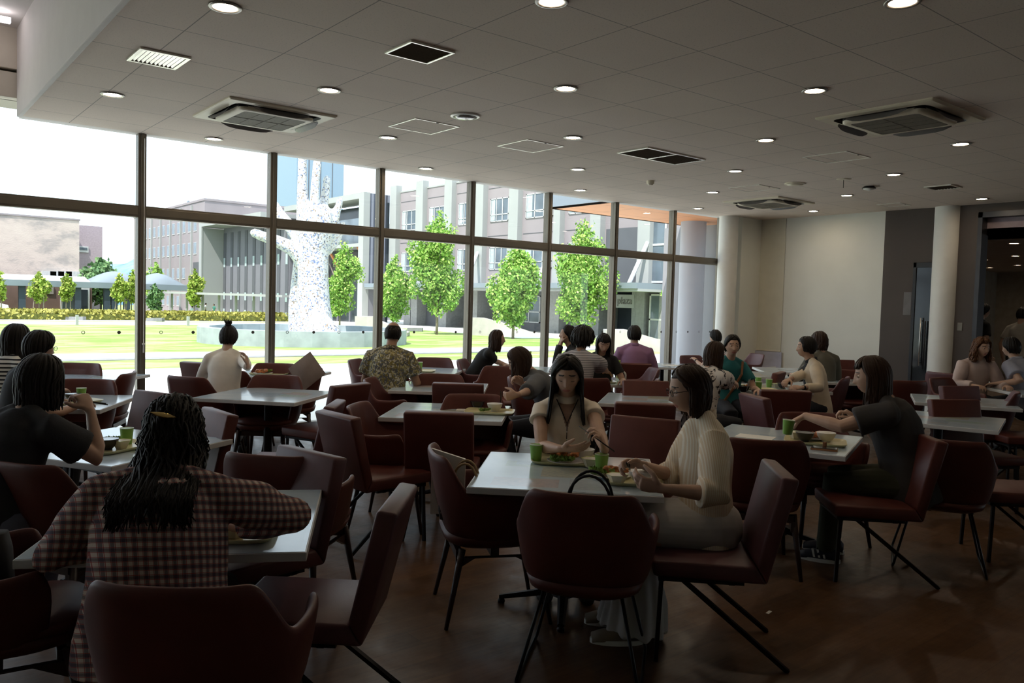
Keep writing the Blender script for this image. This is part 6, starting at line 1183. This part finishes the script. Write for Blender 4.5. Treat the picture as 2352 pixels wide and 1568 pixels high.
p, a = seat('c7', -.04, -.205); r_ = empty('paper_bag', p, a+R(78), label='plain white paper bag standing on the chair left of the centre table', cat='bag'); MB().poly([(-.085, -.012, 0), (.085, -.012, 0), (.085, -.012, .28), (-.085, -.012, .33)], [(-.085, .03, 0), (.085, .03, 0), (.085, .01, .28), (-.085, .01, .33)]).build('bag_body', M_white, r_)
p, a = seat('c7', -.12, .05); o = item('bottle', None, 'lime capped bottle standing in the handbag on the left chair', 'bottle', P_=p); 
p, a = seat('c8', .0, .03); handbag(p, a, .17, .09, .24, pm('black nylon bag', (.010, .010, .012), .7), M_blkc, .13, 'black tote bag with two looped handles on the wire legged chair', 'tote_bag')
p, a = seat('c2', -.02, -.10); o = handbag(p, a+R(80), .15, .10, .25, pm('black backpack cloth', (.009, .009, .011), .8, bump=.5, bsc=25), M_blkc, .06, 'black soft bag on the chair cut by the bottom left edge', 'backpack')
p, a = seat('c55', .0, .02); handbag(p, a, .17, .10, .20, pm('grey tote', (.22, .19, .16), .8), pm('grey handle', (.30, .27, .24), .7), .12, 'grey tote bag with a handle loop behind the long haired woman', 'tote_bag'); 
pk = tag(MB().sphere((0, 0, 0), (.10, .07, .05), 14, 9).build('wrapped_bread', pm('pink wrapping', (.50, .36, .30), .4, var=.4, sc=25), smooth=True), 'pinkish wrapped bread on top of the grey tote bag', 'food'); pk.location = p+V3((.05, 0, .235))
# cushion, cane, floor socket
p, a = seat('c46', 0, -.02, .72); m = MB(); g = []
for i in range(9): g.append([(-.20+.4*i/8, -.20+.4*j/8, .045*math.cos(math.pi*(i-4)/8.6)*math.cos(math.pi*(j-4)/8.6)) for j in range(9)])
m.loft(g, False, closed=False); g2 = [[(x, y, -z) for x, y, z in r0] for r0 in g]; m.loft(g2[::-1], False, closed=False)
cu = tag(m.build('cushion', pm('taupe cushion cloth', (.30, .24, .22), .9, bump=.3, bsc=80), smooth=True), 'taupe square cushion standing on its corner on a chair by the window', 'cushion')
q = az(705, 843, .86); cu.location = V3((q.x, q.y, .74)); cu.matrix_world = Matrix.Translation(q+V3((0, 0, -.04))) @ Matrix.Rotation(-YAW-R(8), 4, 'Z') @ Matrix.Rotation(R(80), 4, 'X') @ Matrix.Rotation(R(40), 4, 'Z') @ Matrix.Scale(.70, 4)
q = az(1437, 868, TZ); ca = empty('walking_cane', q, -YAW, label='walking cane with a white hooked handle on the edge of the striped tee man table', cat='cane'); MB().tube([(-.10+.05*(1-math.cos(t)), 0, .03+.05*math.sin(t)) for t in [math.pi*j/10 for j in range(11)]]+[(0, 0, -.03)], .010, 10).build('handle', M_white, ca, smooth=True); MB().tube([(0, 0, -.03), (-.03, .0, -TZ+.003)], .008, 8).build('shaft', M_steel, ca)
q = az(915, 1103, 0); fs = empty('floor_socket', q, 0, label='small chrome floor socket under the slab chair in the left centre', cat='socket'); MB().lathe([(.05, 0), (.05, .004), (.035, .008)], n=24).build('base_plate', pm('chrome', (.7, .68, .62), .2, 1), fs, smooth=True, rs=30); MB().lathe([(.022, .008), (.022, .05), (.026, .052), (.026, .06)], n=18).build('socket_body', bpy.data.materials['chrome'], fs, smooth=True, rs=30)
# sneaker stripes of the dark T-shirt woman
r_ = PEOPLE['p20'][0]
for sh in [o for o in r_.children if o.name.startswith('shoe')]:
    bb = [V3(c) for c in sh.bound_box]; x0 = min(b.x for b in bb); x1 = max(b.x for b in bb); y0 = min(b.y for b in bb); m = MB()
    for k in range(3): y = y0+.075+.03*k; m.poly([(x0-.002, y, .03), (x0-.002, y+.012, .03), (x0+.012, y+.026, .075), (x0+.012, y+.014, .075)], [(x0+.004, y, .03), (x0+.004, y+.012, .03), (x0+.018, y+.026, .075), (x0+.018, y+.014, .075)])
    m.build('stripes', M_white, sh)
